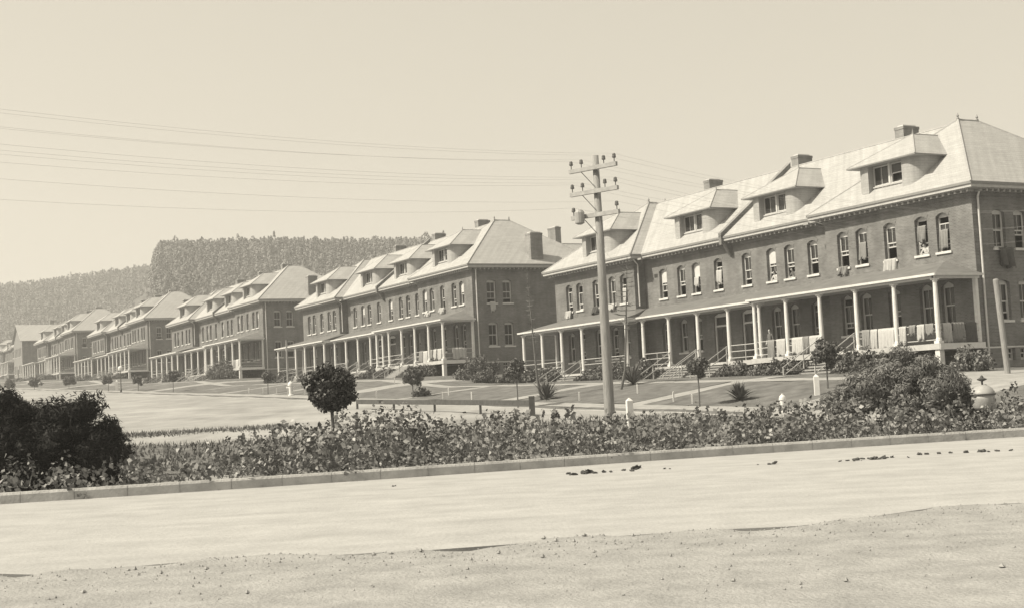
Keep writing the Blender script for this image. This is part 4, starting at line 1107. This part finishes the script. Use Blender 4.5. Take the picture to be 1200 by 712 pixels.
# bedding airing in windows
WB = [(0, 6.83, 4.97, .95, .75, 'cloth_l', 'white bedding spilling from the middle upper window of the nearest right wing'), (0, 10.67, 4.97, .8, .45, 'cloth_m', 'crumpled grey cloth on the leftmost upper sill of the nearest right wing'),
      (0, 9.1, 6.2, .6, .95, 'cloth_m', 'grey blanket hung in the second upper window from the left of the right wing'), (0, 2.87, 6.1, .6, .95, 'cloth_m', 'shirt hung in the upper window nearest the corner of the nearest barracks'),
      (0, 4.43, 6.5, .6, .8, 'cloth_m', 'jacket hung in the upper window second from the corner of the nearest barracks'),
      (0, L_-2.87, 4.97, .8, .55, 'cloth_l', 'white bedding on the far left upper sill of the nearest barracks'), (0, L_-6.83, 4.97, .9, .45, 'cloth_d', 'dark bedding on the middle upper sill of the left wing'), (0, L_-9.1, 4.97, .8, .4, 'cloth_l', 'white bundle on an upper sill of the left wing beside the utility pole'),
      (0, L_-10.67, 6.0, .5, 1.0, 'cloth_l', 'white towel hung in the upper window next to the left wing corner'), (0, L_-18.35, 6.0, .5, .6, 'cloth_l', 'white towel hung in an upper window left of the centre'), (0, L_-20.88, 6.2, .6, .9, 'cloth_l', 'pale shirt hung in the upper window just left of the fire wall'),
      (1, 6.83, 4.97, 1.0, .5, 'cloth_l', 'white bedding on the middle upper sill of the second barracks right wing'), (1, 10.0, 4.75, .9, .3, 'cloth_l', 'white bundle on the porch roof below the second barracks right wing')]
for (bi, u, z, w, dr, m, lab) in WB:
    v = -E_+.06 if (u < W_ or u > L_-W_) else -E_-P_+.06
    if z > 5.5: v -= .17
    cloth(lab, atB(bi, u-w/2, v, z+.03), Dv, Nv, w, dr, .05, m, 'bedding airing in the windows', random.randint(3, 7), .05 if z > 5.5 else .13)
for (u, z, m, lab) in ((6.95, 9.36, 'cloth_l', 'pale blankets piled on the sill of the dormer nearest the corner'), (18, 9.36, 'cloth_l', 'pale blanket over the sill of the second dormer from the corner')):
    off = 0 if u < 10 else -P_
    cloth(lab, atB(0, u-1.2, -1.28+off, z), Dv, Nv, 2.3 if u < 10 else 1.2, .3, .02, m, 'bedding airing in the windows', 7, .07)
cloth('white towel hung below an upper end window of the second barracks', atB(1, E_-.06, -2.4, 5.0), -Nv, -Dv, .5, .9, .05, 'cloth_l', 'bedding airing in the windows', 3, .04)
cloth('dark round bundle hanging below the upper end window of the nearest barracks', atB(0, E_-.08, -2.4, 4.9), -Nv, -Dv, 1.0, .95, .05, 'cloth_d', 'bedding airing in the windows', 2, .12)

# ------------------------------------------------------------------ people
def person(lab, base, face, pose, shirt, tall=1.72):
    """face: unit vector the person looks along; joints given as (side, forward, up)"""
    F = Vector(face).normalized(); S = Vector((F.y, -F.x, 0)); k = tall/1.72
    def W(j): return (S*j[0]+F*j[1]+Vector((0, 0, j[2])))*k
    J = {'pelvis': (0, 0, .95), 'waist': (0, .02, 1.1), 'chest': (0, .03, 1.3), 'neck': (0, .03, 1.47), 'jaw': (0, .06, 1.55), 'skull': (0, .05, 1.64), 'crown': (0, .04, 1.7)}
    R = {'pelvis': .15, 'waist': .125, 'chest': .155, 'neck': .055, 'jaw': .07, 'skull': .092, 'crown': .06}
    E = [('pelvis', 'waist'), ('waist', 'chest'), ('chest', 'neck'), ('neck', 'jaw'), ('jaw', 'skull'), ('skull', 'crown')]
    J['nose'] = (0, .15, 1.6); R['nose'] = .014; E.append(('skull', 'nose'))
    for sd, n in ((1, 'r'), (-1, 'l')):
        el, ha = pose['el'+n], pose['ha'+n]
        J['sh'+n] = (sd*.18, .02, 1.4); R['sh'+n] = .06; J['el'+n] = el; R['el'+n] = .045; J['wr'+n] = ha; R['wr'+n] = .03
        E += [('chest', 'sh'+n), ('sh'+n, 'el'+n), ('el'+n, 'wr'+n)]
        d = (Vector(ha)-Vector(el)).normalized(); pal = Vector(ha)+d*.07; J['pa'+n] = tuple(pal); R['pa'+n] = .032; E.append(('wr'+n, 'pa'+n))
        for f in range(4):
            o = Vector(((f-1.5)*.02, 0, 0)); a = pal+d*.045+o; b = a+d*(.035+.008*(f in (1, 2)))+Vector((0, 0, -.012))
            J[f'f{f}'+n] = tuple(a); J[f'g{f}'+n] = tuple(b); R[f'f{f}'+n] = .009; R[f'g{f}'+n] = .008; E += [('pa'+n, f'f{f}'+n), (f'f{f}'+n, f'g{f}'+n)]
        a = Vector(ha)+d*.04+Vector((-sd*.04, 0, 0)); J['t'+n] = tuple(a); R['t'+n] = .01; J['u'+n] = tuple(a+d*.035); R['u'+n] = .009; E += [('wr'+n, 't'+n), ('t'+n, 'u'+n)]
        J['hp'+n] = (sd*.09, 0, .88); R['hp'+n] = .1; J['kn'+n] = (sd*.1, .03, .5); R['kn'+n] = .065; J['an'+n] = (sd*.1, -.01, .09); R['an'+n] = .045; J['to'+n] = (sd*.12, .16, .04); R['to'+n] = .035
        E += [('pelvis', 'hp'+n), ('hp'+n, 'kn'+n), ('kn'+n, 'an'+n), ('an'+n, 'to'+n)]
    lean = pose.get('lean', 0)
    names = list(J)
    def tr(nm):
        j = Vector(J[nm])
        if j.z > .95 and nm[:2] not in ('el', 'wr', 'pa') and nm[0] not in 'fgtu': j = Vector((j.x, j.y+lean*(j.z-.95), j.z-lean*.25*(j.z-.95)))
        return W(j)
    me = bpy.data.meshes.new('person'); me.from_pydata([tr(n) for n in names], [(names.index(a), names.index(b)) for a, b in E], [])
    o = link('person', me, None, base)
    o.modifiers.new('skin', 'SKIN').use_smooth_shade = True
    for i, n in enumerate(names): me.skin_vertices[0].data[i].radius = (R[n]*k, R[n]*k*(.8 if n in ('pelvis', 'waist', 'chest') else 1))
    me.skin_vertices[0].data[0].use_root = True
    sb = o.modifiers.new('sub', 'SUBSURF'); sb.levels = 1; sb.render_levels = 1
    dg = bpy.context.evaluated_depsgraph_get(); nm = bpy.data.meshes.new_from_object(o.evaluated_get(dg)); o.modifiers.clear(); o.data = nm
    nm.materials.clear()
    for q in ('skin', shirt, 'trouser'): nm.materials.append(M[q])
    neck = tr('neck').z; pv = .98*k; hands = [tr('wr'+n) for n in 'rl']
    for p in nm.polygons:
        c = p.center
        if min((c-q).length for q in hands) < .14*k and c.z < 2: p.material_index = 0 if any((c-q).length < .16 for q in hands) else 1
        elif c.z > neck: p.material_index = 0
        elif c.z > pv: p.material_index = 1
        else: p.material_index = 2
    tag(o, lab, 'person', 'people at the barracks')
    hm = MB(); c = tr('skull')
    bmx = bmesh.new(); bmesh.ops.create_icosphere(bmx, subdivisions=3, radius=.104*k)
    for f in bmx.faces:
        q = f.calc_center_median()
        if q.z > .0 and q.dot(F) < .06: hm.face([v.co+c+Vector((0, 0, .012)) for v in f.verts], M['hair'])
    bmx.free(); hm.obj('hair', o)
    return o
lean1 = dict(elr=(.27, .26, 1.12), har=(.12, .42, 1.08), ell=(-.27, .26, 1.12), hal=(-.1, .42, 1.08), lean=.35)
stand = dict(elr=(.26, .0, 1.14), har=(.24, .12, .9), ell=(-.26, .0, 1.14), hal=(-.22, .1, .92), lean=0)
zf = 3.93
person('person in a light shirt leaning on an upper window sill right of the fire wall', atB(0, 18.35, -E_-P_-.42, zf), Nv, lean1, 'shirt')
person('person in a dark shirt leaning out of the upper window nearest the right wing step', atB(0, 16.6, -E_-P_-.42, zf), Nv, lean1, 'shirtd')
person('person in a light shirt leaning in the upper window second from the corner', atB(0, 4.43, -E_-.42, zf), Nv, lean1, 'shirt')
person('person in a light shirt standing on the porch of the second barracks', atB(1, 26.5, 1.0, 0), Nv, stand, 'shirt')
person('person in a dark shirt standing at the nearest porch rail left of the laundry', atB(0, 14.6, 1.85, 0), Nv, stand, 'shirtd')

# ------------------------------------------------------------------ haze
hz = MB(); hz.box(-1490, 1490, -150, 1300, -4, 135, M['base'])
hm_ = bpy.data.materials.new('haze'); hm_.use_nodes = True; nt = hm_.node_tree; nt.nodes.clear()
pv = nt.nodes.new('ShaderNodeVolumePrincipled'); ou = nt.nodes.new('ShaderNodeOutputMaterial')
pv.inputs['Color'].default_value = g(.9); pv.inputs['Density'].default_value = .00055; pv.inputs['Anisotropy'].default_value = .2
nt.links.new(pv.outputs[0], ou.inputs['Volume'])
ho = hz.obj('haze'); ho.data.materials.clear(); ho.data.materials.append(hm_); tag(ho, kind='stuff')

# ------------------------------------------------------------------ light, sky, camera
TINT = (1.0, .92, .755); SKYK = 2.35
az = Vector((-.96, -.28, 0)).normalized(); EL = math.radians(47)
sd = Vector((az.x*math.cos(EL), az.y*math.cos(EL), math.sin(EL)))
sun = bpy.data.lights.new('sun', 'SUN'); sun.energy = 5.0; sun.angle = math.radians(.6); sun.color = TINT
so = bpy.data.objects.new('sun', sun); C.objects.link(so); so.rotation_euler = (-sd).to_track_quat('-Z', 'Y').to_euler()
w = bpy.data.worlds.new('World'); scene.world = w; w.use_nodes = True; nt = w.node_tree; bg = nt.nodes['Background']
sky = nt.nodes.new('ShaderNodeTexSky'); sky.sky_type = 'NISHITA'; sky.sun_disc = False; sky.sun_elevation = EL; sky.sun_rotation = math.atan2(az.x, az.y)
sky.dust_density = 3.0; sky.air_density = 1.0
bw = nt.nodes.new('ShaderNodeRGBToBW'); nt.links.new(sky.outputs[0], bw.inputs[0])
pw_ = nt.nodes.new('ShaderNodeMath'); pw_.operation = 'POWER'; pw_.inputs[1].default_value = .38; nt.links.new(bw.outputs[0], pw_.inputs[0])
mu = nt.nodes.new('ShaderNodeVectorMath'); mu.operation = 'SCALE'; mu.inputs[0].default_value = tuple(c*SKYK for c in TINT); nt.links.new(pw_.outputs[0], mu.inputs['Scale'])
nt.links.new(mu.outputs[0], bg.inputs['Color']); bg.inputs['Strength'].default_value = .15
scene.view_settings.view_transform = 'Standard'; scene.view_settings.look = 'None'; scene.view_settings.gamma = 1; scene.view_settings.exposure = 0.45
f, pitch, roll = 1615.97, .0715, .0513
R0 = Vector((1, 0, 0)); Fw = Vector((0, math.cos(pitch), math.sin(pitch))); U0 = Vector((0, -math.sin(pitch), math.cos(pitch)))
Rr = R0*math.cos(roll)-U0*math.sin(roll); Uu = R0*math.sin(roll)+U0*math.cos(roll)
cam = bpy.data.cameras.new('camera'); cam.sensor_width = 36; cam.lens = f/1200*36; cam.clip_end = 6000; cam.clip_start = .1
co = bpy.data.objects.new('camera', cam); C.objects.link(co)
mw = Matrix((Rr, Uu, -Fw)).transposed().to_4x4(); mw.translation = (0, 0, 1.5); co.matrix_world = mw
scene.camera = co
scene.cycles.volume_step_rate = 10; scene.cycles.volume_max_steps = 64; scene.cycles.max_bounces = 6; scene.cycles.volume_bounces = 1
scene.cycles.use_denoising = True
